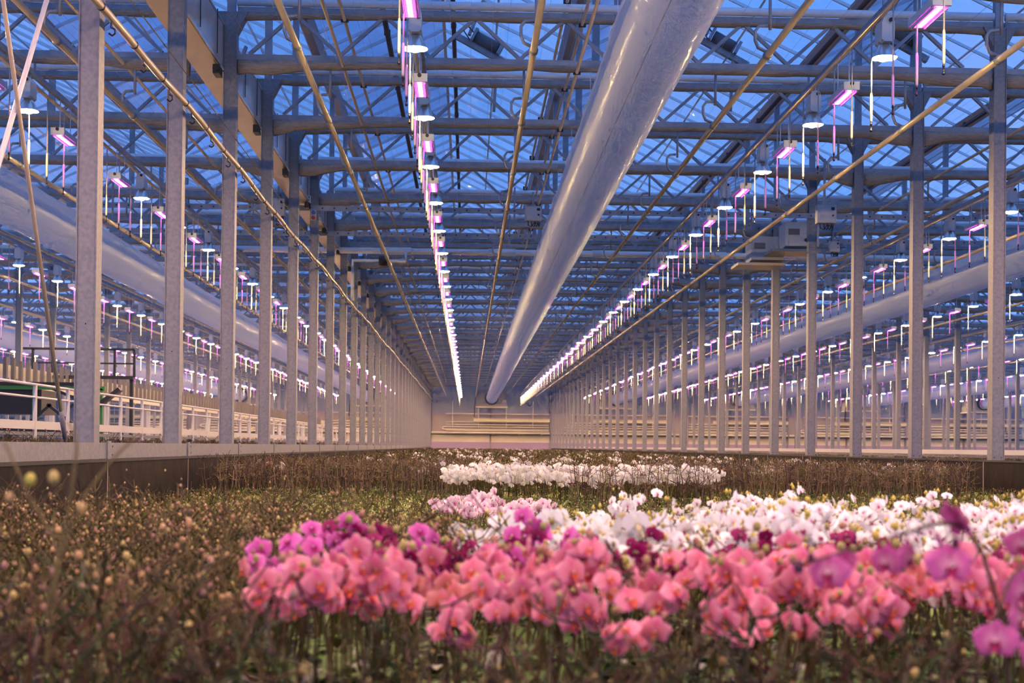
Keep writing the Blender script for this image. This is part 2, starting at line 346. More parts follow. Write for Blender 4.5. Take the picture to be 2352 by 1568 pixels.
for b in BAYS:
    x = XC + W*b; n = 0
    for k, y in enumerate(TY):
        if not seen([(x, y, ZL-0.2), (x+W, y, ZL-0.2), (x, y, ZU+0.3), (x+W, y, ZU+0.3)], 120): continue
        if b in (-1, 0, 1) and n < 8: lab = '%s crosswise roof truss from the camera over the %s' % (ORD[n], BN[b])
        else: lab = 'distant crosswise roof truss over the ' + BN[b]
        off = 0.0
        t = thing('roof_truss', lab, 'truss', (x, y, 0), 'trusses over the ' + BN[b], 'thing')
        if b == -1:
            t.scale = ((W-0.55)/W, 1, 1)
        ob('upper_chord', up_ch, t); ob('screen_profile', up_pr, t); ob('lower_chord', lo_ch, t); ob('gutter_post', midpost, t)
        if n < 5 and b in (-1, 0, 1):
            for a, c in DG: ob('diagonal', dgl if c > a else dgr, t, (a, 0, ZL+0.06))
        else: ob('web', web, t, kind='stuff')
        near = b in (-1, 0, 1) and n < 8
        for nm, ml, lev in (('shade_screen', cl_lo, 'lower'), ('shade_screen', cl_up, 'upper')):
            lab2 = ('tan shade cloth folded under %s chord of %s truss, %s' % (lev, ORD[n], BN[b])) if near else ('tan shade cloth under %s chord of a distant truss, %s' % (lev, BN[b]))
            s = ob(nm, ml[k % 3], None, (x, y, 0), None, lab2, 'shade screen', 'folded screens over the ' + BN[b])
            if b == -1: s.scale = ((W-0.55)/W, 1, 1)
        n += 1
# perforated beams hung below two trusses
pb = MB()
pb.box((W, 0, 0), (3*W-0.3, 0.05, 0.13)); pbm = pb.mesh('perforated_beam', 'steel')
hole = MB()
for i in range(0, 120): hole.disc((-5.2+i*0.3, -0.026, 0.0), 0.022, 6)
hole = hole.mesh('hole_row', 'black')
for i, y in enumerate((Y0+20, Y0+24)):
    t = thing('perforated_beam', ['nearer', 'farther'][i] + ' grey perforated steel beam hung below the trusses', 'beam', (XC, y-0.1, Z(5.9)), 'perforated beams', 'thing')
    ob('bar', pbm, t); ob('hole', hole, t, kind='stuff')
    for xx in range(-5, 30, 5): ob('strap', hang, t, (xx, 0.03, 0.15))

# ---------------------------------------------------------------- roof: gutters, ridges, glazing bars, panes
GX = [XC + W/2*k for k in range(-8, 12)]; ZG, RISE, HALF = Z(9.8), 1.45, W/4
YR0, YR1 = 5.9, YW
PS = S/3; NP = int((YR1-YR0)/PS)
gut = MB()
gut.add([(-0.20, 0, 0.14), (-0.10, 0, -0.06), (0.10, 0, -0.06), (0.20, 0, 0.14), (-0.20, YR1-YR0, 0.14), (-0.10, YR1-YR0, -0.06), (0.10, YR1-YR0, -0.06), (0.20, YR1-YR0, 0.14)],
        [(0, 1, 5, 4), (1, 2, 6, 5), (2, 3, 7, 6), (0, 4, 7, 3)])
gutm = gut.mesh('valley_gutter', mat('gutter_steel', (0.42, 0.37, 0.36), 0.4, 0.3))
ridm = MB().box((0, (YR1-YR0)/2, 0), (0.09, YR1-YR0, 0.10)).mesh('ridge_bar', 'alu')
slope = math.atan2(RISE, HALF); SL = math.hypot(RISE, HALF)
barm = MB().box((SL/2, 0, -0.02), (SL, 0.045, 0.075)).mesh('glazing_bar', 'alu')
panem = MB().box((SL/2, PS/2, 0.02), (SL-0.1, PS-0.05, 0.006))
pane_c = panem.mesh('pane_clear', 'glassclear'); pane_d = panem.mesh('pane_dewy', 'glassdew')
purm = MB().box((SL*0.55, (YR1-YR0)/2, -0.075), (0.05, YR1-YR0, 0.04)).mesh('vent_rail', 'alu')
for gi, gx in enumerate(GX):
    if not seen([(gx, y, ZG) for y in (14, 30, 60, 140)], 200) and abs(gx) > 16: continue
    rank = gi-8
    pos = 'over the tan trough' if rank == 0 else ('over the big air duct of the main bay' if rank == 1 else ('over the far column row of the main bay' if rank == 2 else ('roof valley %s beyond the white railing side' % ORD[-rank-1] if rank < 0 else 'roof valley %s past the main bay' % ORD[min(rank-3, 9)]).replace('nearest', 'first')))
    ob('valley_gutter', gutm, None, (gx, YR0, ZG), None, 'long grey valley gutter ' + pos, 'gutter', 'roof gutters', 'thing')
    for side in (1, -1):
        cx = gx + side*HALF
        if not (-22 < cx < 34): continue
        near = -12 < cx < 14
        # side=+1: the plane rises towards +x from this gutter; side=-1: it rises towards -x
        t = thing('roof_slope', None, None, (gx, YR0, ZG+0.06), None, 'structure')
        rot = (0, -slope, 0) if side > 0 else (0, -slope, math.pi)
        pm = pane_d if side > 0 else pane_c
        NN = 30 if near else 0
        far_b, far_p = MB(), MB()
        ca, sa = math.cos(slope), math.sin(slope)
        for i in range(NP):
            y = i*PS
            if i < NN and i >= 4:
                ob('glazing_bar', barm, t, (0, y, 0), rot)
                ob('pane', pm, t, (0, y + (PS if side < 0 else 0), 0), rot)
            else:
                far_b.beam((0, y, 0), (side*HALF, y, RISE), 0.05, 0.08)
                x0, z0, x1, z1 = side*0.05, 0.045, side*(HALF-0.05), RISE+0.0
                far_p.add([(x0, y+0.025, z0), (x1, y+0.025, z1), (x1, y+PS-0.025, z1), (x0, y+PS-0.025, z0)], [(0, 1, 2, 3)])
        if far_b.v:
            ob('glazing_bar', far_b.mesh('far_bars', 'alu'), t, kind='stuff')
            ob('pane', far_p.mesh('far_panes', 'glassdew' if side > 0 else 'glassclear'), t, kind='stuff')
        pr = ob('vent_rail', purm, t, (0, 0 if side > 0 else YR1-YR0, 0), rot)
    if -22 < gx < 30:
        ob('ridge_bar', ridm, None, (gx+HALF, YR0, ZG+RISE+0.06), None, 'pale ridge bar next to gutter ' + pos, 'ridge bar', 'roof ridges', 'thing')

# ---------------------------------------------------------------- long pipes with hangers
def pipe_thing(x, h, r, label, m='pipe', y0=8.0, y1=YW-1.5, group='tan heating pipes', name='heating_pipe', clamps=True, cat='pipe'):
    t = thing(name, label, cat, (x, 0, Z(h)), group)
    ob('pipe', MB().tube([(0, y0, 0), (0, y1, 0)], r, 12).mesh('long_pipe', m, True), t)
    return t
hg = MB()
hg.tube([(0, -0.05, 0), (0, 0.05, 0)], 0.062, 10)
J = [(0.0, 0, 0.04)] + [(-0.13+0.0*a, 0, 0.10) for a in (0,)] + [(-0.17, 0, 0.2), (-0.17, 0, 0.32), (-0.12, 0, 0.39), (0.0, 0, 0.40)]
hg.tube(J, 0.024, 6); hg.tube([(0.03, 0, 0.34), (0.03, 0, 0.92)], 0.022, 6)
hgm = hg.mesh('pipe_hanger', 'steel', True)
PIPEN = ['beside the tan-trough columns', 'between the lamp row and the air duct', 'between the air duct and the far lamp row', 'beside the far column row']
for b in (-2, -1, 0, 1, 2):
    for i, px in enumerate(PIPE_X):
        x = XC + W*b + px
        if not seen([(x, y, Z(5.3)) for y in range(10, 140, 6)], 60): continue
        t = pipe_thing(x, 5.27, 0.045, 'long tan pipe number %s hung across the %s' % (['one', 'two', 'three', 'four'][i], BN[b]) if b else 'long tan heating pipe running ' + PIPEN[i])
        far = MB()
        for y in TY:
            if y < 62 and b in (-1, 0, 1):
                if seen([(x, y, Z(5.5))], 100): ob('hanger', hgm, t, (0, y, 0))
            else:
                far.box((0, y, 0), (0.13, 0.1, 0.13)); far.box((0.03, y, 0.5), (0.04, 0.04, 0.9))
        if far.v: ob('hanger', far.mesh('far_hangers', 'steel'), t, kind='stuff')
# thinner rods at chord level, dark torsion tubes at the roof vents
for x, h, r, m, lab in ((-2.07, 6.12, 0.028, 'pipe', 'thin tan drive rod under the lower chords beside the duct-side lamps'), (-2.06, 6.88, 0.028, 'pipe', 'thin tan drive rod under the upper chords beside the duct-side lamps'),
                        (-1.62, 7.9, 0.05, 'darktube', 'dark brown vent shaft below the dewy roof slope'), (-0.40, 9.3, 0.05, 'darktube', 'dark brown vent shaft hanging near the roof peak'),
                        (1.72, 6.10, 0.028, 'pipe', 'thin tan drive rod under lower chords beside the big duct'), (1.80, 6.88, 0.026, 'pipe', 'thin tan drive rod under upper chords beside the big duct'),
                        (1.55, 7.25, 0.028, 'pipe', 'thin tan drive rod between truss tops and valley gutter'),
                        (-4.9, 7.4, 0.05, 'darktube', 'dark brown vent shaft just beyond the tan trough'), (7.3, 8.3, 0.05, 'darktube', 'dark brown vent shaft over the far lamp row'),
                        (-5.6, 6.1, 0.028, 'pipe', 'thin tan drive rod under lower chords beyond the tan trough'), (10.4, 6.1, 0.028, 'pipe', 'thin tan drive rod under chords in bay past the main bed'),
                        (12.6, 8.3, 0.05, 'darktube', 'dark brown vent shaft in bay past the main bed')):
    t = pipe_thing(x, h, r, lab, m, group='drive rods and vent shafts', name='drive_rod' if m == 'pipe' else 'vent_shaft', cat='rod')
    clip = MB().box((0, 0, 0.02), (0.12, 0.05, 0.10)).mesh('rod_clip', 'black')
    for y in TY[2:12]: ob('clip', clip, t, (0, y, 0.0))
# screen wires strung lengthwise just under the chords
wires = MB()
for x in np.arange(XC-W, XC+2*W, 0.62):
    if abs(x-XC) < 0.3: continue
    wires.tube([(x, 8, Z(6.15)), (x, 100, Z(6.15))], 0.0022, 3, False)
    wires.tube([(x+0.3, 8, Z(6.95)), (x+0.3, 100, Z(6.95))], 0.0022, 3, False)
ob('screen_wires', wires.mesh('screen_wires', 'alu'), None, (0, 0, 0), None, 'thin pale screen wires strung lengthwise between the trusses', 'wires', None, 'stuff')

# ---------------------------------------------------------------- tan trough along the first column row
t = thing('screen_trough', 'long tan sheet-metal trough running beside the column row', 'trough', (0, 0, 0), None, 'thing')
ob('bottom', MB().box((-4.215, 74, Z(6.0)), (0.43, 132, 0.02)).mesh('trough_bottom', 'trough'), t)
ob('side', MB().box((-4.0, 74, Z(6.38)), (0.02, 132, 0.74)).mesh('trough_side', 'film'), t, label='translucent brown side film')
ob('side', MB().box((-4.43, 74, Z(6.38)), (0.02, 132, 0.74)).mesh('trough_side_far', 'film'), t)
ob('edge_strip', MB().box((-3.992, 74, Z(6.02)), (0.03, 132, 0.035)).mesh('trough_edge', 'alu'), t)
ob('edge_strip', MB().box((-3.992, 74, Z(6.75)), (0.03, 132, 0.03)).mesh('trough_edge_top', 'alu'), t)
rodm = MB().box((0, 0, 0), (0.012, 0.012, 0.7)).box((-0.06, 0, 0.33), (0.13, 0.012, 0.012)).mesh('trough_rod', 'black')
for i in range(18): ob('hook_rod', rodm, t, (-3.975, 17.2+1.33*i, Z(6.45)))
mtr = MB().box((0, 0, 0.04), (0.10, 0.3, 0.14)).tube([(0, -0.18, 0.04), (0, 0.18, 0.04)], 0.05, 8).mesh('trough_drive', 'black')
for i, y in enumerate(TY[2:14]): ob('trough_drive', mtr, None, (-4.02, y-0.42, Z(5.86)), None, 'small black drive block below tan trough at the %s column' % ORD[min(i, 9)] if i < 9 else 'small black drive block below tan trough at a distant column', 'drive', 'drive blocks on the trough')

# ---------------------------------------------------------------- air ducts
def duct(b):
    x = XC + W*b + W/2
    if not seen([(x, y, Z(5.2)) for y in range(14, 140, 4)], 150): return
    m = MB(); R = []
    ys = list(np.arange(7, 135.6, 0.8)); r = random.Random(b+50)
    for i, y in enumerate(ys):
        f = (y-7)/128; zc = Z(5.42-0.56*f)
        amp = 0.006 + 0.012*f
        k1, k2 = r.uniform(-1, 1), r.uniform(-1, 1)
        ring = []
        for j in range(40):
            a = 2*math.pi*j/40
            rr = 0.558 + amp*math.sin(i*2.1+k1)*math.cos(a*2+k2) + 0.004*math.sin(a*5+y*0.3)
            if i < 3: rr *= 1
            ring.append((rr*math.cos(a), y, zc + rr*math.sin(a)))
        R.append(ring)
    m.rings(R, True, False)
    t = thing('air_duct', 'huge white plastic film air duct hung along the ' + BN[b], 'duct', (x, 0, 0), 'film air ducts')
    ob('tube', m.mesh('duct_tube', 'duct', True), t)
    ob('seam', MB().rings([[(0.561*math.cos(a0), y, Z(5.42-0.56*(y-7)/128)+0.561*math.sin(a0)) for a0 in (-2.0, -1.985, -1.985, -2.0)] for y in (7, 135)]).mesh('duct_seam', 'whitepaint'), t)
    hoop = MB().tube([(0.575*math.cos(a), 0, 0.575*math.sin(a)) for a in np.linspace(0.1, math.pi-0.1, 12)], 0.008, 5).mesh('duct_strap', 'white')
    if b in (-1, 0, 1):
        for y in TY[1:16]:
            zz = Z(5.42-0.56*(y-7)/128)
            ob('strap', hoop, t, (0, y, zz))
            for sx in (-0.45, 0.45): ob('strap_wire', MB().beam((sx, y, zz+0.36), (sx, y, Z(6.2)), 0.008).mesh('strap_wire', 'alu'), t)
for b in BAYS: duct(b)

# ---------------------------------------------------------------- lamps
def sup(rx, ry, z, n=16, dx=0): return [(rx*math.copysign(abs(math.cos(t))**0.8, math.cos(t))+dx, ry*math.copysign(abs(math.sin(t))**0.8, math.sin(t)), z) for t in [2*math.pi*i/n for i in range(n)]]
refl = MB().rings([sup(0.05, 0.05, 0.20), sup(0.085, 0.08, 0.17), sup(0.12, 0.11, 0.10), sup(0.155, 0.145, 0.02), sup(0.165, 0.152, 0.006)], True).mesh('lamp_reflector', 'reflector', True)
lens = MB()
for cx, rr, dz in ((-0.10, 0.048, 0.0), (-0.005, 0.055, -0.012), (0.098, 0.046, 0.004)): lens.rings([sup(rr, 0.12, 0.002+dz, 8, cx), sup(rr*0.55, 0.07, -0.012+dz, 8, cx)], False, True)
lens = lens.mesh('lamp_lens', 'hps')
hous = MB()
HP = [(-0.085, 0.22), (-0.085, 0.44), (-0.06, 0.51), (0.0, 0.53), (0.06, 0.51), (0.085, 0.44), (0.085, 0.22), (0.05, 0.19), (-0.05, 0.19)]
hous.rings([[(x, y, z) for x, z in HP] for y in (-0.16, 0.16)], True, True)
hous = hous.mesh('lamp_housing', 'lampbody')
gland = MB().tube([(0.03, -0.19, 0.47), (0.03, -0.155, 0.47)], 0.026, 8).mesh('lamp_gland', 'black')
neck = MB().tube([(0, 0, 0.17), (0, 0, 0.23)], 0.055, 10).mesh('lamp_neck', mat('brass_neck', (0.75, 0.55, 0.25), 0.4))
susp = MB().beam((0, -0.12, 0.50), (0, -0.12, 0.62), 0.012).beam((0, 0.12, 0.50), (0, 0.12, 0.62), 0.012).mesh('lamp_hanger', 'alu')
far_hps = MB().rings([[(x, y, z) for x, z in HP] for y in (-0.16, 0.16)], True, True).rings([sup(0.06, 0.06, 0.20, 8), sup(0.19, 0.17, 0.015, 8)]).mesh('far_lamp_body', 'lampbody')
led_h = MB().box((0, 0, 0.055), (0.21, 0.82, 0.09)).mesh('led_housing', 'lampbody')
led_e = MB().box((0, 0, 0.055), (0.23, 0.04, 0.12)).mesh('led_end_cap', 'lampbody')
led_g = MB().tube([(0.0, -0.47, 0.085), (0.0, -0.445, 0.085)], 0.03, 8).mesh('led_gland', 'black')
led_s = MB().box((-0.046, 0, -0.003), (0.030, 0.74, 0.008)).mesh('led_strip', 'led')
led_c = MB().box((0, 0, -0.006), (0.058, 0.74, 0.012)).mesh('led_core', 'ledcore')
led_l = MB().box((0, 0, -0.012), (0.018, 0.8, 0.035)).mesh('led_lip', 'lip')
led_r = MB().beam((0, 0, 0.1), (0, 0, 0.62), 0.012).mesh('led_hanger', 'alu')
hose_n = MB().tube([(0, 0, 0), (0, 0, -0.92)], 0.011, 6).tube([(0, 0, -0.90), (0, 0, -0.94), (0, 0, -1.28), (0, 0, -1.31)], [0.011, 0.019, 0.019, 0.012], 8).mesh('drop_hose', 'hose', True)
noz = MB().tube([(0, 0, -1.30), (0, 0, -1.335), (0, 0, -1.34), (0, 0, -1.40), (0, 0, -1.405), (0, 0, -1.43)], [0.012, 0.018, 0.01, 0.010, 0.024, 0.012], 8).mesh('hose_nozzle', 'black', True)
tick = MB().box((0, 0, 0.02), (0.02, 0.03, 0.06)).mesh('hose_tap', 'black')
LX0 = -0.745
def lampz(y): return Z(5.24 - 0.0022*(y-18))
def rowname(r):
    if r == 0: return 'row between tan trough and big duct'
    if r == 1: return 'row just past the big duct'
    if r < 0: return '%s row beyond the tan trough' % ORD[-r-1].replace('nearest', 'first')
    return '%s row past the main bay' % ORD[min(r-2, 9)].replace('nearest', 'first')
hose_count = 0; far_hose = MB(); far_noz = MB(); led_total = 0
for r in range(-5, 10):
    X = LX0 + W/2*r
    rn = rowname(r)
    # HPS
    for k in range(-6, 33):
        y = 17.85 + 3.737*k; z = lampz(y)
        vis = seen([(X, y, z)], 120)
        if (vis or (y < 20 and -1 <= r <= 2)) and y < YW-1:
            t = thing('sodium_lamp', 'glowing bell-shaped sodium lamp hanging in the ' + rn, 'lamp', (X, y, z), 'sodium lamps in the ' + rn)
            if y < 62 and vis:
                ob('reflector', refl, t); hso = ob('housing', hous, t); ob('neck', neck, t); ob('hanger', susp, t)
                if y < 40: ob('cable_gland', gland, hso)
            else: ob('body', far_hps, t)
            ob('lens', lens, t, label='glowing warm white lens')
        # LED
        y = 16.10 + 3.737*k; z = lampz(y)
        vis = seen([(X, y, z)], 120)
        if (vis or (y < 20 and -1 <= r <= 2)) and y < YW-1:
            t = thing('led_fixture', 'magenta glowing LED bar fixture hanging in the ' + rn, 'lamp', (X, y, z), 'LED fixtures in the ' + rn)
            hso = ob('housing', led_h, t); [ob('light_strip', led_s, t, (q, 0, 0), label='glowing magenta light strip') for q in (0, 0.092)]; ob('light_core', led_c, t, label='whitish pink hot centre of the light')
            if y < 62 and vis:
                [ob('end_cap', led_e, t, (0, q, 0)) for q in (-0.43, 0.43)]; [ob('lip', led_l, t, (q, 0, 0)) for q in (-0.085, 0.085)]; [ob('hanger', led_r, t, (0, q, 0)) for q in (-0.3, 0.3)]
                if y < 40: ob('cable_gland', led_g, hso)
    # rail and irrigation pipe
    if -3 <= r <= 4:
        t = thing('lamp_rail', 'grey lamp rail with tan water pipe, ' + rn, 'rail', (X, 0, 0), 'lamp rails')
        za, zb = lampz(8), lampz(YW-1.2)
        ob('rail', MB().beam((0, 8, za+0.66), (0, YW-1.2, zb+0.66), 0.07, 0.09).mesh('lamp_rail', 'steel'), t)
        ob('water_pipe', MB().tube([(-0.08, 8, za+0.55), (-0.08, YW-1.2, zb+0.55)], 0.032, 8).mesh('water_pipe', 'pipe', True), t)
        far = MB()
        for y in TY:
            far.box((0, y, (lampz(y)+0.7+ZL)/2), (0.03, 0.03, ZL-lampz(y)-0.7))
        ob('rail_strap', far.mesh('rail_straps', 'steel'), t, kind='stuff')
    # drop hoses
    for k in range(-3, 132):
        y = 18.17 + 0.93425*k; z = lampz(y)+0.52
        if y > YW-1.5 or not seen([(X, y, z), (X, y, z-1.4)], 60): continue
        if (r in (0, 1) and y < 75) or (r in (-1, 2) and y < 60) or (r in (3, -2) and y < 40):
            t = thing('drop_hose', 'white drop hose with black nozzle, ' + rn, 'hose', (X-0.08, y, z), 'drop hoses in the ' + rn)
            ob('hose', hose_n, t); ob('nozzle', noz, t)
            hose_count += 1
        elif k % 2 == 0:
            far_hose.box((X-0.08, y, z-0.65), (0.020, 0.020, 1.3)); far_noz.box((X-0.08, y, z-1.36), (0.03, 0.03, 0.10))
hs = ob('drop_hoses', far_hose.mesh('far_hoses', 'hose'), None, (0, 0, 0), None, 'distant white drop hoses hanging below the lamp rows', 'hoses', None, 'stuff')
ob('nozzle', far_noz.mesh('far_nozzles', 'black'), hs, kind='stuff')

# ---------------------------------------------------------------- bench, edges, rails, hose line along the columns
t = thing('growing_bench', 'long dark growing bench under the orchids', 'bench', (0, 0, 0))
ob('bench_top', MB().box((2.35, 69.6, 0.66), (12.05, 136, 0.10)).mesh('bench_top', 'bench'), t)
ob('bench_frame', MB().box((-3.55, 69.6, 0.3), (0.1, 136, 0.62)).box((8.3, 69.6, 0.3), (0.1, 136, 0.62)).box((2.3, 1.7, 0.3), (11.8, 0.1, 0.62)).mesh('bench_frame', 'blackpaint'), t)
t = thing('side_cloth', 'dark brown woven cloth wall below the grey bed rail', 'cloth', (0, 0, 0))
ob('cloth', MB().box((-3.70, 71, 0.99), (0.012, 132, 0.78)).mesh('side_cloth', 'blackcloth'), t)
seam = MB().box((0, 0, 0.99), (0.016, 0.02, 0.78)).mesh('cloth_seam', 'cloth')
for y in TY[:14]: ob('seam', seam, t, (-3.698, y+0.1, 0))
ob('hem', MB().box((-3.695, 71, 1.365), (0.02, 132, 0.03)).mesh('cloth_hem', 'blackpaint'), t)
t = thing('side_cloth', 'dark brown woven cloth wall below the far column row', 'cloth', (0, 0, 0))
ob('cloth', MB().box((8.52, 71, 1.0), (0.012, 132, 0.80)).mesh('side_cloth_far', 'blackcloth'), t)
for y in TY[:14]: ob('seam', seam, t, (8.512, y+0.1, 0.0))
ob('hem', MB().box((8.512, 71, 1.39), (0.02, 132, 0.03)).mesh('cloth_hem_far', 'blackpaint'), t)
# galvanised bed rail in lengths
rl = MB().box((0, S/2, 0), (0.03, S-0.02, 0.165)).box((-0.05, S/2, 0.075), (0.13, S-0.02, 0.015)).box((-0.05, S/2, -0.075), (0.13, S-0.02, 0.015)).mesh('bed_rail', 'galv')
jn = MB().box((0.02, 0, -0.02), (0.02, 0.14, 0.24)).mesh('rail_plate', 'galv')
jb = MB()
for dy in (0.10, 0.16):
    for dz in (-0.045, 0.045): jb.box((0.018, dy, dz), (0.012, 0.018, 0.018))
jb = jb.mesh('rail_bolts', 'motor')
for k, y in enumerate(TY[:-1]):
    lab = (('grey galvanised bed rail length ending at %s column of the trough-side row' % ORD[k-1]) if k > 0 else 'grey galvanised bed rail length closest to the camera') if k < 9 else 'distant grey galvanised bed rail length along the tan-trough columns'
    t = thing('bed_rail', lab, 'rail', (-3.73, y-4+0.2, Z(-0.085)), 'bed rails along the first column row')
    ob('beam', rl, t); ob('joint_plate', jn, t, (0, 0.0, 0))
    if y < 45: ob('bolt', jb, t)
rl2 = MB().box((0, 70, 0), (0.03, 130, 0.085)).mesh('far_bed_rail', 'whitepaint')
ob('bed_rail', rl2, None, (9.35, 0, Z(-0.02)), None, 'thin pale bed rail behind the far column row', 'rail')
for i, (xx, ww) in enumerate(((14.9, 10.6), (27.5, 11.6), (40.0, 11.6), (52.6, 11.6))):
    t = thing('growing_bench', 'dark planted bench in the ' + BN[i+1], 'bench', (xx, 75, 0), 'benches in the bays past the main bed')
    ob('bench_top', MB().box((0, 0, 1.32), (ww, 128, 0.06)).mesh('side_bench', 'bench'), t); ob('bench_side', MB().box((-ww/2, 0, 0.7), (0.02, 128, 1.2)).mesh('side_bench_skirt', 'blackcloth'), t)
t = thing('growing_bench', 'narrow planted bench between the column row and white railing', 'bench', (-5.55, 70, 0))
ob('bench_top', MB().box((0, 0, 1.36), (2.9, 130, 0.06)).mesh('rail_bench', 'bench'), t)
ob('bench_leg', MB().box((1.2, 0, 0.66), (0.1, 130, 1.32)).box((-1.2, 0, 0.66), (0.1, 130, 1.32)).mesh('rail_bench_leg', 'galv'), t)

# hose with black hooks hung along the first column row
hp = []
hk = MB().tube([(0, 0, 0.02), (0, 0, -0.07), (0.035, 0, -0.09), (0.04, 0, -0.13), (0.01, 0, -0.155), (-0.025, 0, -0.13)], 0.011, 5).mesh('hose_hook', 'black')
ring = MB().tube([(0, -0.012, 0), (0, 0.012, 0)], 0.047, 10).mesh('hose_ring', 'black')
t = thing('irrigation_hose', 'tan hose with black hooks strung along the column row', 'hose', (-3.66, 0, 0))
hz = lambda y: Z(4.34 + 0.0035*(y-16)) - 0.035*math.sin((y-Y0)/S*math.pi)**2 + 0.03*math.sin(y*0.41)
ob('hose', MB().tube([(0, y, hz(y)) for y in np.arange(8, 139, 0.8)], 0.041, 8).mesh('irrigation_hose', 'pipe', True), t)
for i in range(36):
    y = 13.4+1.33*i; ob('ring', ring, t, (0, y, hz(y)))
    if i < 30: ob('hook', hk, t, (0.0, y+0.4, hz(y+0.4)-0.03))
ob('guide_wire', MB().tube([(0.02, 8, Z(4.75)), (0.02, 138, Z(4.70))], 0.008, 5).mesh('guide_wire', 'darktube'), thing('guide_wire_line', 'thin dark wire strung just above the tan hose', 'wire', (-3.68, 0, 0)))

# diagonal brace rods beside the first column
ob('brace_rod', MB().tube([(-3.93, 13.35, Z(-0.02)), (-3.93, 11.4, Z(3.73)), (-3.93, 9.9, Z(6.5))], 0.020, 8).mesh('brace_rod', 'pipe', True), None, (0, 0, 0), None, 'ribbed tan brace rod crossing in front, ending at the bed rail', 'brace rod', 'crossed brace rods')
ob('turnbuckle', MB().tube([(0, 0, 0), (0, -0.09, 0.17), (0, -0.17, 0.33)], [0.02, 0.028, 0.018], 8).mesh('turnbuckle', 'galv', True), bpy.data.objects['brace_rod'], (-3.93, 13.33, Z(0.02)))
ob('brace_rod', MB().tube([(-3.97, 9.95, Z(0.1)), (-3.97, 13.9, Z(5.88))], 0.024, 8).mesh('brace_rod_pale', 'whitepaint', True), None, (0, 0, 0), None, 'pale smooth brace rod slanting away, crossing the tan rod', 'brace rod', 'crossed brace rods')

# white cross pipe with a drop to the hose
t = thing('cross_pipe', 'white plastic water pipe crossing under a truss', 'pipe', (0, 41.4, Z(5.95)))
ob('pipe', MB().tube([(-9.5, 0, 0), (17, 0, 0)], 0.095, 10).mesh('cross_pipe', 'white', True), t)
for xx in (-5.2, -2.2, 1.0, 4.2, 7.5, 10.5): ob('coupling', MB().tube([(xx-0.42, 0, 0), (xx+0.42, 0, 0)], 0.118, 10).mesh('coupling', 'white', True), t)
t2 = thing('drop_pipe', 'white plastic down pipe with black valve feeding the hose', 'pipe', (0, 41.25, 0))
ob('pipe', MB().tube([(-1.95, 0, Z(5.87)), (-1.95, 0, Z(5.62)), (-3.55, 0, Z(5.62)), (-3.55, 0, Z(4.40))], 0.062, 8).mesh('drop_pipe', 'white', True), t2)
ob('valve', MB().tube([(-2.75, 0, Z(5.62)), (-2.5, 0, Z(5.62))], 0.15, 10).mesh('valve', 'black', True), t2)

# control boxes, sockets, lamps and fan units fixed to the structure
def cbox(x, y, h, w, d, hh, label, name='control_box', m='boxgrey', up=6.2):
    t = thing(name, label, 'box', (x, y, Z(h)))
    ob('case', MB().box((0, 0, 0), (w, d, hh)).box((0, -d/2-0.008, 0), (w*0.94, 0.016, hh*0.94)).mesh('box_case', m), t)
    ob('display', MB().box((w*0.30, -d/2-0.02, hh*0.28), (w*0.17, 0.01, hh*0.16)).mesh('box_display', 'black'), t)
    ob('knob', MB().tube([(w*0.30, -d/2-0.05, -hh*0.1), (w*0.30, -d/2, -hh*0.1)], w*0.05, 8).mesh('box_knob', 'black'), t)
    if up: ob('bracket', MB().box((0, d/2+0.02, (up-h)/2), (0.05, 0.03, up-h+hh)).box((0, d/2+0.16, up-h), (0.05, 0.32, 0.03)).mesh('box_bracket', 'steel'), t)
    for i in range(4): ob('cable', MB().tube([(-w*0.3+i*w*0.2, 0, -hh/2), (-w*0.28+i*w*0.2, 0, -hh/2-0.10), (-w*0.1+i*w*0.15, 0, -hh/2-0.13), (w*0.1+i*w*0.1, 0, -hh/2-0.02)], 0.012, 5).mesh('box_cable', 'black'), t)
    return t
cbox(1.58, 33.6, 5.80, 0.42, 0.2, 0.36, 'grey control box with display beside the big duct')
cbox(-4.75, 33.5, 5.85, 0.36, 0.2, 0.42, 'grey control box with display below the tan trough')
cbox(-4.02, 33.5, 6.06, 0.16, 0.1, 0.18, 'small pale junction box on a far column head', 'junction_box', 'white')
cbox(7.8, 29.3, 5.15, 0.42, 0.2, 0.4, 'grey control box among the far-row hoses')
cbox(10.25, 37.6, 5.70, 0.28, 0.15, 0.30, 'small grey control box past the far column row')
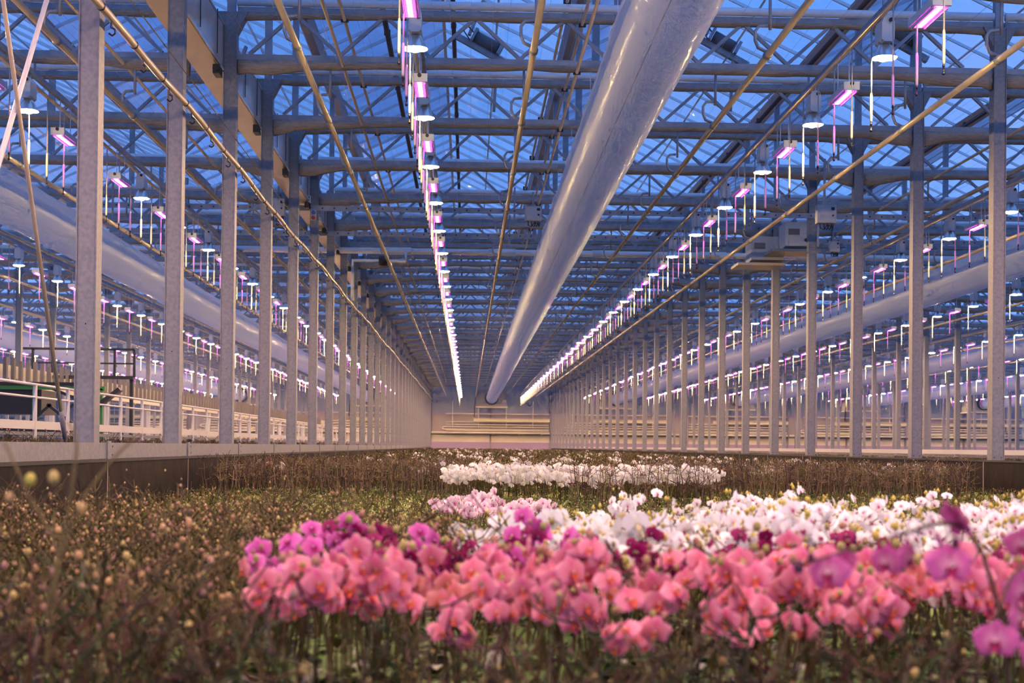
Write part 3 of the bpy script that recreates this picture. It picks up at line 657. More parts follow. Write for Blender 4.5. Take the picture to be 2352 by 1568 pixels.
for i, (x, y, h) in enumerate(((8.15, 37.0, 5.45), (8.9, 36.2, 5.72))):
    t = thing('air_unit', ['boxy grey air unit on a tan shelf by far columns', 'tilted grey air unit on tan shelf, higher of two'][i], 'fan unit', (x, y, Z(h)))
    v = [(-0.45, -0.4, -0.28), (0.45, -0.4, -0.28), (0.45, 0.4, -0.36), (-0.45, 0.4, -0.36), (-0.45, -0.4, 0.36), (0.45, -0.4, 0.36), (0.45, 0.4, 0.36), (-0.45, 0.4, 0.36)]
    ob('case', MB().add(v, [(3, 2, 1, 0), (4, 5, 6, 7), (0, 1, 5, 4), (1, 2, 6, 5), (2, 3, 7, 6), (3, 0, 4, 7)]).mesh('air_unit_case', 'boxgrey'), t)
    ob('shelf', MB().box((-0.2, -0.1, -0.42), (1.3, 1.0, 0.07)).mesh('air_unit_shelf', 'pipe'), t)
    ob('bracket', MB().box((0, 0.42, 0.5*(6.24-h)), (0.08, 0.04, 6.3-h)).box((0, 0.5*(37.9-y)+0.2, 6.24-h), (0.08, 37.9-y-0.3, 0.05)).mesh('air_unit_bracket', 'steel'), t)
    ob('port', MB().disc((0.1, -0.405, -0.12), 0.05, 10).mesh('air_unit_port', 'black'), t)
    ob('grille', MB().box((-0.22, -0.405, 0.1), (0.3, 0.012, 0.16)).mesh('air_unit_grille', 'motor'), t)
t = thing('socket_pair', 'blue and red socket pair on a steel column', 'socket', (XC-0.02, 33.78, Z(5.72)))
ob('back_plate', MB().box((0, 0, 0), (0.14, 0.03, 0.26)).mesh('socket_plate', 'boxgrey'), t)
ob('blue_socket', MB().tube([(0, -0.07, 0.06), (0, -0.01, 0.06)], 0.05, 10).mesh('blue_socket', 'blue'), t); ob('red_socket', MB().tube([(0, -0.07, -0.07), (0, -0.01, -0.07)], 0.05, 10).mesh('red_socket', 'red'), t)
t = thing('drum_fan', 'cream drum-shaped circulation fan near a column', 'fan', (-3.45, 38.6, Z(6.33)), None, None, (math.radians(-8), 0, 0))
ob('drum', MB().rings([[(0.21*math.cos(a), y, 0.21*math.sin(a)) for a in np.linspace(0, 2*math.pi, 21)[:-1]] for y in (-0.25, 0.25)], True, True).mesh('drum', 'wallpipe', False), t)
ob('front_disc', MB().disc((0, -0.256, 0), 0.185, 20).mesh('drum_face', 'boxgrey'), t)
ob('bracket', MB().beam((0, 0, 0.2), (0, 0, 0.62), 0.03).mesh('drum_bracket', 'steel'), t)
# vent motors on the roof
for i, (x, y, h, lab) in enumerate(((0.32, 27.2, 8.1, 'dark vent motor on a slanted arm under clear roof panes'), (5.1, 27.0, 8.15, 'dark vent motor on a slanted arm past the big duct'),
                                    (8.5, 26.2, 8.1, 'dark vent motor high behind the far lamp row'), (-4.9, 30.0, 7.9, 'dark vent motor high beyond the tan trough'))):
    t = thing('vent_motor', lab, 'motor', (x, y, Z(h)), 'roof vent motors', None, (0, math.radians(28), 0))
    ob('arm', MB().box((0, 0.08, -0.12), (1.25, 0.12, 0.12)).mesh('motor_arm', 'steel'), t)
    ob('motor', MB().tube([(-0.28, 0, 0.04), (0.22, 0, 0.04)], 0.12, 10).mesh('motor_drum', 'motor', True), t)
    ob('end_plate', MB().box((-0.32, 0, 0.05), (0.06, 0.26, 0.26)).box((0.27, 0, 0.05), (0.06, 0.26, 0.26)).mesh('motor_plate', 'steel'), t)
    ob('bracket', MB().beam((-0.42, 0, 0), (-0.50, 0, 0.75), 0.12, 0.06).mesh('motor_bracket', 'steel'), t)
    ob('cable', MB().tube([(-0.3, -0.1, 0.05), (-0.5, -0.12, 0.12), (-0.55, -0.12, 0.0), (-0.35, -0.1, -0.1)], 0.014, 5).mesh('motor_cable', 'black'), t)
    ob('support', MB().beam((0.3, 0.08, -0.15), (0.75, 0.08, -1.1), 0.06).mesh('motor_support', 'steel'), t)

# ---------------------------------------------------------------- railing, posts and machine beyond the first column row
RX = -7.8
t = thing('walkway_railing', 'white walkway railing with kick board beyond the columns', 'railing', (RX, 0, 0))
for h, r in ((1.03, 0.026), (0.80, 0.022)): ob('hand_rail', MB().tube([(0, 18, Z(h)), (0, 120, Z(h))], r, 8).mesh('hand_rail', 'whitepaint', True), t)
ob('kick_board', MB().box((0, 69, Z(0.30)), (0.03, 102, 0.15)).mesh('kick_board', 'whitepaint'), t)
pm = MB().box((0, 0, Z(0.55)), (0.06, 0.06, 1.0)).mesh('rail_post', 'whitepaint')
for i in range(50): ob('post', pm, t, (0, 20.6+2.0*i, 0))
ob('walkway_deck', MB().box((-0.6, 69, Z(0.15)), (1.2, 102, 0.06)).mesh('walkway_deck', 'galv'), t)
legm = MB().box((0, 0, Z(0.12)/2), (0.1, 0.1, Z(0.12))).mesh('deck_leg', 'galv')
for i in range(25): ob('leg', legm, t, (-0.6, 21+4.0*i, 0))
# row of upright grey carrier plates on a beam
t = thing('carrier_conveyor', 'row of upright grey carrier plates on a raised conveyor beam', 'conveyor', (-12.3, 0, 0))
pl = MB().box((0, 0, 0), (0.09, 0.14, 0.78)).mesh('carrier_plate', 'carrier')
for i in range(140): ob('plate', pl, t, (0, 27+0.62*i, Z(1.84 + 0.04*math.sin(i*1.7))))
ob('beam', MB().box((0.1, 74, Z(1.52)), (0.16, 106, 0.14)).box((-0.5, 74, Z(1.95)), (0.1, 106, 0.34)).mesh('conveyor_beam', 'wallpipe'), t)
lg = MB().box((0, 0, Z(1.4)/2), (0.12, 0.12, Z(1.4))).mesh('conveyor_leg', 'boxgrey')
for i in range(16): ob('leg', lg, t, (0.1, 28+6*i, 0))
# black and green machine
MXo, MYo = -12.9, 42.0
t = thing('black_lift_frame', 'black tubular guard frame standing above the green machine', 'frame', (MXo, MYo, 0))
x0, x1, z0, z1 = -0.5, 2.6, Z(2.0), Z(2.87)
for xx in (x0, 0.1, 1.35, 2.0, x1): ob('post', MB().beam((xx, 0, z0), (xx, 0, z1), 0.07).mesh('guard_post', 'blackpaint'), t)
ob('top_rail', MB().beam((x0-0.3, 0, z1), (x1, 0, z1), 0.07).mesh('guard_top', 'blackpaint'), t); ob('mid_rail', MB().beam((x0, 0, (z0+z1)/2), (x1, 0, (z0+z1)/2), 0.05).mesh('guard_mid', 'blackpaint'), t)
ob('base_rail', MB().box(((x0+x1)/2, 0, z0), (x1-x0, 0.3, 0.10)).mesh('guard_base', 'blackpaint'), t)
ob('leg', MB().box((x0+0.1, 0.1, z0/2), (0.1, 0.1, z0)).box((x1-0.1, 0.1, z0/2), (0.1, 0.1, z0)).mesh('guard_leg', 'blackpaint'), t)
t = thing('potting_machine', 'dark machine with green frame and black struts behind railing', 'machine', (-11.0, 35.0, 0))
ob('body', MB().box((-0.6, 0, Z(1.0)), (1.7, 1.2, 0.62)).mesh('machine_body', 'blackpaint'), t)
ob('green_frame', MB().box((-1.1, -0.65, 1.45), (0.1, 0.1, 2.9)).box((0.1, -0.65, 1.45), (0.1, 0.1, 2.9)).box((1.75, -0.65, 1.45), (0.1, 0.1, 2.9)).box((0.35, -0.65, Z(1.36)), (3.0, 0.1, 0.10)).mesh('machine_green', 'green'), t)
for a, c in (((-1.9, Z(0.25)), (-1.1, Z(1.3))), ((-0.3, Z(0.25)), (0.5, Z(0.95))), ((1.3, Z(0.25)), (0.4, Z(0.95))), ((0.5, Z(1.35)), (1.6, Z(0.9))), ((1.7, Z(1.3)), (0.9, Z(0.85)))):
    ob('strut', MB().beam((a[0], -0.6, a[1]), (c[0], -0.6, c[1]), 0.07).mesh('machine_strut', 'blackpaint'), t)
ob('top_beam', MB().box((-0.4, -0.6, Z(1.46)), (3.4, 0.3, 0.08)).mesh('machine_top', 'blackpaint'), t)
ob('base_beam', MB().box((0.2, -0.6, Z(0.3)), (4.2, 0.2, 0.10)).mesh('machine_base', 'blackpaint'), t)
ob('leg', MB().box((-1.7, 0, Z(0.3)/2), (0.12, 0.12, Z(0.3))).box((2.1, 0, Z(0.3)/2), (0.12, 0.12, Z(0.3))).mesh('machine_leg', 'blackpaint'), t)
ob('conveyor_belt', MB().beam((1.55, -0.7, Z(0.80)), (2.25, -0.7, Z(1.35)), 0.3, 0.10).mesh('machine_belt', 'blackpaint'), t)

# ---------------------------------------------------------------- orchids
# a geometry is (V, F, C): vertices, triangles, vertex colours
def g_join(gs):
    V, F, C, o = [], [], [], 0
    for v, f, c in gs:
        V.append(v); F.append(f+o); C.append(c); o += len(v)
    return np.concatenate(V), np.concatenate(F), np.concatenate(C)
def g_tube(pts, rs, n, col):
    pts = np.asarray(pts, float); k = len(pts); rs = np.broadcast_to(np.asarray(rs, float), (k,))
    d = np.gradient(pts, axis=0); d /= np.linalg.norm(d, axis=1, keepdims=True)+1e-9
    u = np.where(np.abs(d[:, 2:3]) < 0.9, np.array([[0, 0, 1.0]]), np.array([[1.0, 0, 0]]))
    u = np.repeat(np.array([[0.31, 0.95, 0.05]]), k, 0)
    a = np.cross(d, u); a /= np.linalg.norm(a, axis=1, keepdims=True)+1e-9; b = np.cross(d, a)
    V = []
    for j in range(n):
        t = 2*math.pi*j/n; V.append(pts + (a*math.cos(t) + b*math.sin(t))*rs[:, None])
    V = np.stack(V, 1).reshape(-1, 3); F = []
    for i in range(k-1):
        for j in range(n):
            p, q, r, s = i*n+j, i*n+(j+1) % n, (i+1)*n+(j+1) % n, (i+1)*n+j
            F += [(p, q, r), (p, r, s)]
    return V, np.array(F), np.repeat(np.array([col], float), len(V), 0)
def g_bud(p, r, col, stretch=1.4):
    V = np.array([(1, 0, 0), (0, 1, 0), (-1, 0, 0), (0, -1, 0), (0, 0, stretch), (0, 0, -stretch)], float)*r + np.array(p)
    F = np.array([(0, 1, 4), (1, 2, 4), (2, 3, 4), (3, 0, 4), (1, 0, 5), (2, 1, 5), (3, 2, 5), (0, 3, 5)])
    return V, F, np.repeat(np.array([col], float), 6, 0)
def g_bud_hi(p, r, col, stretch=1.3):
    V, F = [], []; n, m = 8, 5
    for i in range(m+1):
        th = math.pi*i/m
        for j in range(n): V.append((math.sin(th)*math.cos(2*math.pi*j/n), math.sin(th)*math.sin(2*math.pi*j/n), math.cos(th)*stretch))
    for i in range(m):
        for j in range(n):
            a, b, c, d = i*n+j, i*n+(j+1) % n, (i+1)*n+(j+1) % n, (i+1)*n+j
            F += [(a, d, c), (a, c, b)]
    V = np.array(V)*r + np.array(p)
    return V, np.array(F), np.repeat(np.array([col], float), len(V), 0)
def petal(theta, l, w, cols, hi, cup=0.1, y0=0.0, base=0.02):
    e = np.array([math.sin(theta), 0, math.cos(theta)]); p = np.array([math.cos(theta), 0, -math.sin(theta)])
    cb, cm, ct = (np.array(c, float) for c in cols)
    def prof(t): return (math.sin(math.pi*min(1, t**0.8*0.97+0.03)))**0.6 if t < 1 else 0.12
    def pos(t, s):
        y = y0 + cup*l*(t*t*0.9) - cup*0.9*l*(1-s*s)*0.35 + 0.06*l*math.sin(t*5+s*3)*0.5
        return e*(base + l*t) + p*(w/2*prof(t)*s) + np.array([0, y, 0])
    def colr(t, s):
        k = t*0.75 + 0.25*abs(s)
        return cb + (cm-cb)*min(1, k*2) if k < 0.5 else cm + (ct-cm)*(k-0.5)*2
    if hi:
        nu, nv = hi
        V = [pos(i/nu, -1+2*j/nv) for i in range(nu+1) for j in range(nv+1)]; C = [colr(i/nu, -1+2*j/nv) for i in range(nu+1) for j in range(nv+1)]
        F = []
        for i in range(nu):
            for j in range(nv):
                a = i*(nv+1)+j; F += [(a, a+1, a+nv+2), (a, a+nv+2, a+nv+1)]
    else:
        ts = [(0, 0), (0.45, 1), (0.85, 1), (1, 0), (0.85, -1), (0.45, -1)]
        V = [pos(t, s) for t, s in ts]; C = [colr(t, s) for t, s in ts]; F = [(0, 1, 5), (1, 2, 4), (1, 4, 5), (2, 3, 4)]
    return np.array(V), np.array(F), np.array(C)
FK = {  # petal base / mid / tip, sepal base / mid / tip, lip
    'pink':   (((0.72, 0.15, 0.18), (0.84, 0.25, 0.34), (0.90, 0.40, 0.46)), ((0.70, 0.07, 0.22), (0.82, 0.15, 0.32), (0.88, 0.34, 0.43)), (0.80, 0.13, 0.05)),
    'coral':  (((0.74, 0.17, 0.13), (0.85, 0.29, 0.27), (0.90, 0.42, 0.40)), ((0.70, 0.10, 0.16), (0.84, 0.21, 0.28), (0.88, 0.36, 0.38)), (0.75, 0.12, 0.02)),
    'bright': (((0.50, 0.04, 0.26), (0.70, 0.12, 0.42), (0.80, 0.26, 0.55)), ((0.48, 0.03, 0.26), (0.66, 0.09, 0.38), (0.78, 0.22, 0.50)), (0.40, 0.0, 0.12)),
    'dark':   (((0.20, 0.0, 0.05), (0.30, 0.005, 0.09), (0.40, 0.02, 0.14)), ((0.18, 0.0, 0.05), (0.27, 0.004, 0.08), (0.36, 0.02, 0.12)), (0.16, 0.0, 0.05)),
    'white':  (((0.88, 0.84, 0.70), (0.92, 0.90, 0.86), (0.93, 0.91, 0.88)), ((0.86, 0.84, 0.66), (0.90, 0.88, 0.80), (0.92, 0.90, 0.84)), (0.85, 0.70, 0.35)),
    'spotted':(((0.80, 0.55, 0.58), (0.92, 0.88, 0.82), (0.93, 0.90, 0.86)), ((0.80, 0.66, 0.62), (0.90, 0.87, 0.78), (0.92, 0.88, 0.82)), (0.42, 0.02, 0.14)),
    'pale':   (((0.80, 0.45, 0.58), (0.90, 0.68, 0.74), (0.93, 0.80, 0.82)), ((0.80, 0.42, 0.56), (0.90, 0.66, 0.72), (0.92, 0.78, 0.80)), (0.55, 0.04, 0.26)),
    'violet': (((0.72, 0.36, 0.42), (0.52, 0.08, 0.27), (0.56, 0.15, 0.36)), ((0.42, 0.02, 0.16), (0.50, 0.06, 0.25), (0.56, 0.15, 0.35)), (0.36, 0.0, 0.08)),
}
def flower(kind, hi):
    pc, sc, lip = FK[kind]; g = []
    ps = (6, 5) if hi == 2 else ((4, 4) if hi else None)
    g.append(petal(0.0, 0.46, 0.38, sc, ps, 0.16, 0.03)); g.append(petal(2.25, 0.43, 0.32, sc, ps, 0.16, 0.03)); g.append(petal(-2.25, 0.43, 0.32, sc, ps, 0.16, 0.03))
    g.append(petal(1.32, 0.50, 0.60, pc, ps, 0.20, -0.01)); g.append(petal(-1.32, 0.50, 0.60, pc, ps, 0.20, -0.01))
    lc = np.array(lip)
    if hi:
        for th, l, w in ((3.14, 0.26, 0.16), (2.3, 0.14, 0.13), (-2.3, 0.14, 0.13)): g.append(petal(th, l, w, (lc*1.2, lc, lc*0.8), (3, 2), -0.5, -0.05))
        g.append(g_bud((0, -0.08, 0.0), 0.04, (0.85, 0.70, 0.62)))
    else:
        g.append(petal(3.14, 0.26, 0.2, (lc, lc, lc), None, -0.5, -0.05))
    return g_join(g)
FL_HI = {k: flower(k, 1) for k in FK}; FL_LO = {k: flower(k, 0) for k in FK}; FL_HI['violet'] = flower('violet', 2)
def to_mesh(name, g, smooth=True):
    V, F, C = g; me = bpy.data.meshes.new(name)
    me.vertices.add(len(V)); me.vertices.foreach_set('co', V.astype(np.float32).ravel())
    me.loops.add(len(F)*3); me.loops.foreach_set('vertex_index', F.astype(np.int32).ravel())
    me.polygons.add(len(F)); me.polygons.foreach_set('loop_start', np.arange(0, len(F)*3, 3, dtype=np.int32))
    if smooth: me.polygons.foreach_set('use_smooth', np.ones(len(F), bool))
    ca = me.color_attributes.new('Col', 'FLOAT_COLOR', 'POINT')
    ca.data.foreach_set('color', np.concatenate([C, np.ones((len(C), 1))], 1).astype(np.float32).ravel())
    me.materials.append(M['plant']); me.update(); me.validate(); return me
def leaf(r, ang, l, w, col, hi, z0=0.0, rise=0.35):
    nu = 6 if hi else 2; nv = 2
    e = np.array([math.cos(ang), math.sin(ang), 0]); p = np.array([-math.sin(ang), math.cos(ang), 0])
    V, C, F = [], [], []
    for i in range(nu+1):
        t = i/nu; wd = w/2*(math.sin(math.pi*min(1, 0.12+t*0.88)))**0.7 if t < 1 else w*0.04
        for j in range(nv+1):
            s = -1+j
            V.append(e*l*t*(1-0.12*t) + p*wd*s + np.array([0, 0, z0 + rise*l*(1.6*t-1.1*t*t) + 0.12*wd*abs(s)]))
            C.append(np.array(col)*(0.85+0.3*t))
    for i in range(nu):
        for j in range(nv):
            a = i*(nv+1)+j; F += [(a, a+1, a+nv+2), (a, a+nv+2, a+nv+1)]
    return np.array(V), np.array(F), np.array(C)
def spike_path(r, h, lean, arch, n, z0=0.14):
    la = r.uniform(0, 6.28); P = []
    for i in range(n):
        t = i/(n-1)
        off = lean*t + arch*max(0, t-0.55)**2*3.2
        P.append((math.cos(la)*off + 0.008*math.sin(t*9+la), math.sin(la)*off*0.6 + 0.008*math.cos(t*8), z0 + h*(t - 0.24*max(0, t-0.6)**2*(arch > 0.05)*2)))
    return np.array(P)
STEM = [(0.125, 0.085, 0.025), (0.105, 0.09, 0.02), (0.17, 0.12, 0.045), (0.085, 0.06, 0.024)]
PURP = [(0.17, 0.105, 0.07), (0.11, 0.07, 0.05), (0.38, 0.26, 0.17), (0.20, 0.17, 0.06)]
def plant(style, seed, lod):
    """returns parts: pot, leaves, spike geometry and a list of (flower kind, 4x4) for the flowers"""
    r = random.Random(seed); n_t = 5 if lod == 0 else 3
    npt = {0: 9, 1: 6, 2: 4, 3: 3}[lod]
    out = {'pot': None, 'leaves': None, 'spike': None, 'flowers': []}
    if lod <= 0:
        V = []
        for rr, z in ((0.040, 0.0), (0.052, 0.11)):
            V += [(rr*math.cos(a), rr*math.sin(a), z) for a in np.linspace(0, 2*math.pi, 11)[:-1]]
        F = []
        for j in range(10): F += [(j, (j+1) % 10, 10+(j+1) % 10), (j, 10+(j+1) % 10, 10+j)]
        for j in range(1, 9): F.append((10, 10+j, 10+j+1))
        out['pot'] = (np.array(V), np.array(F), np.repeat([[0.10, 0.085, 0.07]], 20, 0))
    G = []
    gcol = (0.10, 0.17, 0.035) if style != 'green' else (0.27, 0.33, 0.08)
    nl = {0: 5, 1: 4, 2: 3, 3: 2}[lod]
    for i in range(nl):
        c = np.array(gcol)*r.uniform(0.7, 1.35)
        if lod == 0 and r.random() < 0.12: c = np.array((0.36, 0.36, 0.27))*r.uniform(0.8, 1.1)
        G.append(leaf(r, r.uniform(0, 6.28), r.uniform(0.14, 0.23), r.uniform(0.05, 0.075), c, lod == 0, 0.11, r.uniform(0.15, 0.75)))
    out['leaves'] = g_join(G)
    G = []
    if style in ('bare', 'tallbare', 'stub', 'far', 'green', 'leafy', 'stemmy'):
        ns = {'bare': 3, 'tallbare': 3, 'stub': 3, 'far': 3, 'green': 2, 'leafy': 2, 'stemmy': 4}[style]
        if lod == 3: ns = 4
        for _ in range(ns):
            h = {'stemmy': r.uniform(0.30, 0.50), 'bare': r.uniform(0.34, 0.50), 'tallbare': r.uniform(0.44, 0.56), 'stub': r.uniform(0.06, 0.2), 'far': r.uniform(0.36, 0.52), 'green': r.uniform(0.08, 0.22), 'leafy': r.uniform(0.05, 0.2)}[style]
            col = r.choice(PURP if style == 'tallbare' else STEM)
            if style in ('green', 'leafy', 'far') and r.random() < 0.6: col = (0.16, 0.17, 0.045) if style == 'green' else (0.13, 0.11, 0.04)
            P = spike_path(r, h, r.uniform(0.02, 0.16) if style != 'stemmy' else r.uniform(0.05, 0.34), r.uniform(0, 0.25) if style in ('bare', 'far', 'stemmy') else 0.0, npt, 0.12)
            if style == 'stemmy': col = tuple(c*r.uniform(0.3, 0.8) for c in col)  # front stems darkened: shade of the dense canopy is put into their colour
            rad = {0: 0.0038, 1: 0.004, 2: 0.0045, 3: 0.008}[lod]
            G.append(g_tube(P, np.linspace(rad*1.25, rad*0.6, npt), n_t, col))
            nb = {0: 4, 1: 4, 2: 3, 3: 1}[lod]
            if style == 'stemmy': nb = 2; rad = 0.0058
            if style == 'tallbare': rad = 0.0062; nb = 4
            if style in ('stub', 'green'): nb = max(1, nb-2)
            for j in range(nb):
                t = r.uniform(0.42, 0.98); p = P[min(npt-1, int(t*(npt-1)))]*0.5 + P[min(npt-1, int(t*(npt-1))+1)]*0.5
                a = r.uniform(0, 6.28); bl = r.uniform(0.05, 0.15)
                q = p + np.array([math.cos(a)*bl, math.sin(a)*bl*0.7, bl*r.uniform(0.0, 0.9)])
                mid = (p+q)/2 + np.array([0, 0, -0.012])
                G.append(g_tube([p, mid, q] if lod < 2 else [p, q], rad*0.55, n_t, col))
                if (style in ('bare', 'far') and r.random() < 0.42) or r.random() < (0.12 if style == 'stemmy' else 0.3):
                    bc = r.choice([(0.58, 0.36, 0.16), (0.50, 0.28, 0.13), (0.55, 0.42, 0.14), (0.45, 0.24, 0.18)])
                    if style in ('green', 'far', 'leafy') and r.random() < 0.5: bc = (0.42, 0.42, 0.07)
                    if style == 'tallbare': bc = (0.40, 0.22, 0.16)
                    rb = r.choice((0.004, 0.005, 0.006, 0.007, 0.010)) if style != 'tallbare' else 0.006
                    if lod == 3: rb *= 1.3
                    G.append((g_bud_hi if lod == 0 else g_bud)(q, rb, bc))
    else:
        fk = {'pink': ['pink', 'pink', 'pink', 'coral'], 'magenta': ['bright'], 'wine': ['dark'], 'white': ['white'], 'spotted': ['spotted', 'spotted', 'white'], 'pale': ['pale'], 'farwhite': ['white']}[style]
        kind = r.choice(fk)
        ns = r.choice((2, 2, 3)) if style in ('pink', 'white', 'spotted') else 2
        for _ in range(ns):
            h = {'pink': r.uniform(0.38, 0.50), 'magenta': r.uniform(0.43, 0.52), 'wine': r.uniform(0.40, 0.48), 'white': r.uniform(0.38, 0.47), 'spotted': r.uniform(0.34, 0.52), 'pale': r.uniform(0.18, 0.30), 'farwhite': r.uniform(0.40, 0.52)}[style]
            col = r.choice(STEM)
            P = spike_path(r, h, r.uniform(0.0, 0.12), r.uniform(0.05, 0.3), npt, 0.12)
            G.append(g_tube(P, np.linspace(0.0042, 0.0022, npt), n_t, col))
            nf = {'pink': 4, 'magenta': 4, 'wine': 6, 'white': 5, 'spotted': 5, 'pale': 5, 'farwhite': 4}[style]
            sz = {'pink': 0.080, 'magenta': 0.075, 'wine': 0.052, 'white': 0.090, 'spotted': 0.068, 'pale': 0.08, 'farwhite': 0.09}[style]
            for j in range(nf):
                t = 0.70 + 0.30*(j+0.6)/nf; i = t*(npt-1); i0 = min(npt-2, int(i)); p = P[i0]*(1-(i-i0)) + P[i0+1]*(i-i0)
                a = (-1)**j; q = p + np.array([a*r.uniform(0.015, 0.04), -r.uniform(0.01, 0.035), r.uniform(-0.015, 0.015)])
                if lod < 2: G.append(g_tube([p, q], 0.0016, 3, col))
                m = Matrix.Translation(Vector(q)) @ Euler((r.uniform(-0.75, 0.45), r.uniform(-0.4, 0.4), a*r.uniform(0, 0.9)+r.uniform(-0.6, 0.6))).to_matrix().to_4x4() @ Matrix.Scale(sz*r.uniform(0.85, 1.12), 4)
                out['flowers'].append((kind, np.array(m)))
            for j in range(2 if lod < 2 else 1):
                bc = (0.62, 0.50, 0.10) if style in ('white', 'spotted') else r.choice([(0.5, 0.25, 0.16), (0.45, 0.40, 0.12)])
                G.append((g_bud_hi if lod == 0 else g_bud)(P[-1]+np.array([r.uniform(-0.03, 0.03), 0, r.uniform(0, 0.03)]), r.uniform(0.006, 0.012), bc))
    out['spike'] = g_join(G)
    return out
def g_xf(g, m):
    V, F, C = g; return V @ m[:3, :3].T + m[:3, 3], F, C
def g_flat(style, seed, lod):
    p = plant(style, seed, lod); gs = [p['leaves'], p['spike']] + [g_xf(FL_LO[k], m) for k, m in p['flowers']]
    return g_join(gs)

ZB = 0.71   # bench top
# --- where each kind of orchid stands
def zone(x, y, r):
    u = 1074 + FPX*x/y
    if y < 3.2: return 'stemmy' if r.random() < 0.7 else 'leafy'
    if y < 3.8:
        if u > 500+r.random()*190: return 'pink' if r.random() < 0.84 else r.choice(['bare', 'stemmy', 'stemmy'])
        return 'bare'
    if y < 4.42:
        if u > 560+r.random()*260: return r.choice(['magenta', 'wine', 'wine', 'bare', 'magenta', 'magenta', 'wine']) if u < 1350 else r.choice(['wine', 'wine', 'wine', 'bare', 'spotted'])
        return 'bare'
    if y < 6.4:
        if u > 1090+(0 if y > 5 else 150):
            if u < 1500 + 150*(r.random()-0.5): return 'white' if y < 5.7 else 'green'
            return 'spotted' if r.random() < 0.8 else 'green'
        return 'bare'
    if y < 8.0: return 'bare' if u < 620+r.random()*200 else ('spotted' if (u > 1400 and y < 7.6 and r.random() < 0.25) else 'green')
    if y < 15.2:
        if 11.0 < y < 13.2 and 1000 < u < 1235: return 'pale' if r.random() < 0.55 else 'green'
        return 'green'
    if y < 17.8:
        if 1040 < u < 1640: return ('farwhite' if y > 16.2 else ('tallbare' if u > 1300 and r.random() < 0.6 else 'green'))
        return 'green'
    if y < 21.5:
        if u < 1060 + 40*(r.random()-0.5): return 'tallbare'
        if u > 1480 + 80*(r.random()-0.5): return 'tallbare' if u < 2200 + 60*r.random() else 'green'
        return 'far' if y > 19.5 else 'green'
    if y < 34 and u > 2170: return 'green'
    return 'farwhite' if r.random() < (0.05 if x > -1 else 0.015) else 'far'
pts = []
def strip(ya, yb, dens):
    step = 1/math.sqrt(dens); y = ya
    while y < yb:
        x = max(-3.55, -0.36*y-0.35); xe = min(8.3, 0.425*y+0.35); x += rng.uniform(0, step)
        while x < xe:
            pts.append((x + rng.uniform(-0.42, 0.42)*step, y + rng.uniform(-0.42, 0.42)*step)); x += step
        y += step
strip(2.2, 3.25, 42); strip(3.25, 8.0, 40); strip(8.0, 15.2, 26); strip(15.2, 17.8, 30); strip(17.8, 21.5, 20); strip(21.5, 40, 15); strip(40, 138, 4.5)
pts.sort(key=lambda p: p[1])
IND = 330
DESC = {'stemmy': ('long bare orchid stems with few buds at the very front of the bed', 'bare-stemmed orchids at the front of the bed'), 'bare': ('bare brown orchid spikes with small tan buds in the front of the bed', 'budding orchids at the front of the bed'),
        'leafy': ('leafy young orchid without a tall spike at the front of the bed', 'young orchids at the front of the bed'),
        'pink': ('salmon pink orchid in bloom in the front band of the bed', 'salmon pink orchids'),
        'magenta': ('bright magenta orchid in bloom behind the salmon pink band', 'magenta orchids'),
        'wine': ('dark wine red orchid in bloom behind the salmon pink band', 'wine red orchids'),
        'white': ('pure white orchid in bloom behind the magenta ones', 'white orchids'),
        'spotted': ('white orchid with purple-spotted throats behind the wine red ones', 'spotted white orchids'),
        'green': ('low green orchid', 'low green orchids')}
NAMES = {'stemmy': 'bare_stemmed_orchid', 'bare': 'budding_orchid', 'leafy': 'young_orchid', 'pink': 'pink_orchid', 'magenta': 'magenta_orchid', 'wine': 'wine_orchid', 'white': 'white_orchid', 'spotted': 'spotted_orchid', 'green': 'green_orchid'}
MESHC = {}
FLM = {k: to_mesh('flower_'+k, FL_HI[k]) for k in FK}
def ind_plant(style, var):
    key = (style, var)
    if key not in MESHC:
        p = plant(style, hash_seed(style, var), 0)
        MESHC[key] = (to_mesh('pot', p['pot']), to_mesh('leaves', p['leaves']), to_mesh('spike', p['spike']), p['flowers'])
    return MESHC[key]
def hash_seed(style, var): return sum(ord(c)*(i+3) for i, c in enumerate(style))*31 + var*977
FLAT = {}
bulk = {}
nind = 0
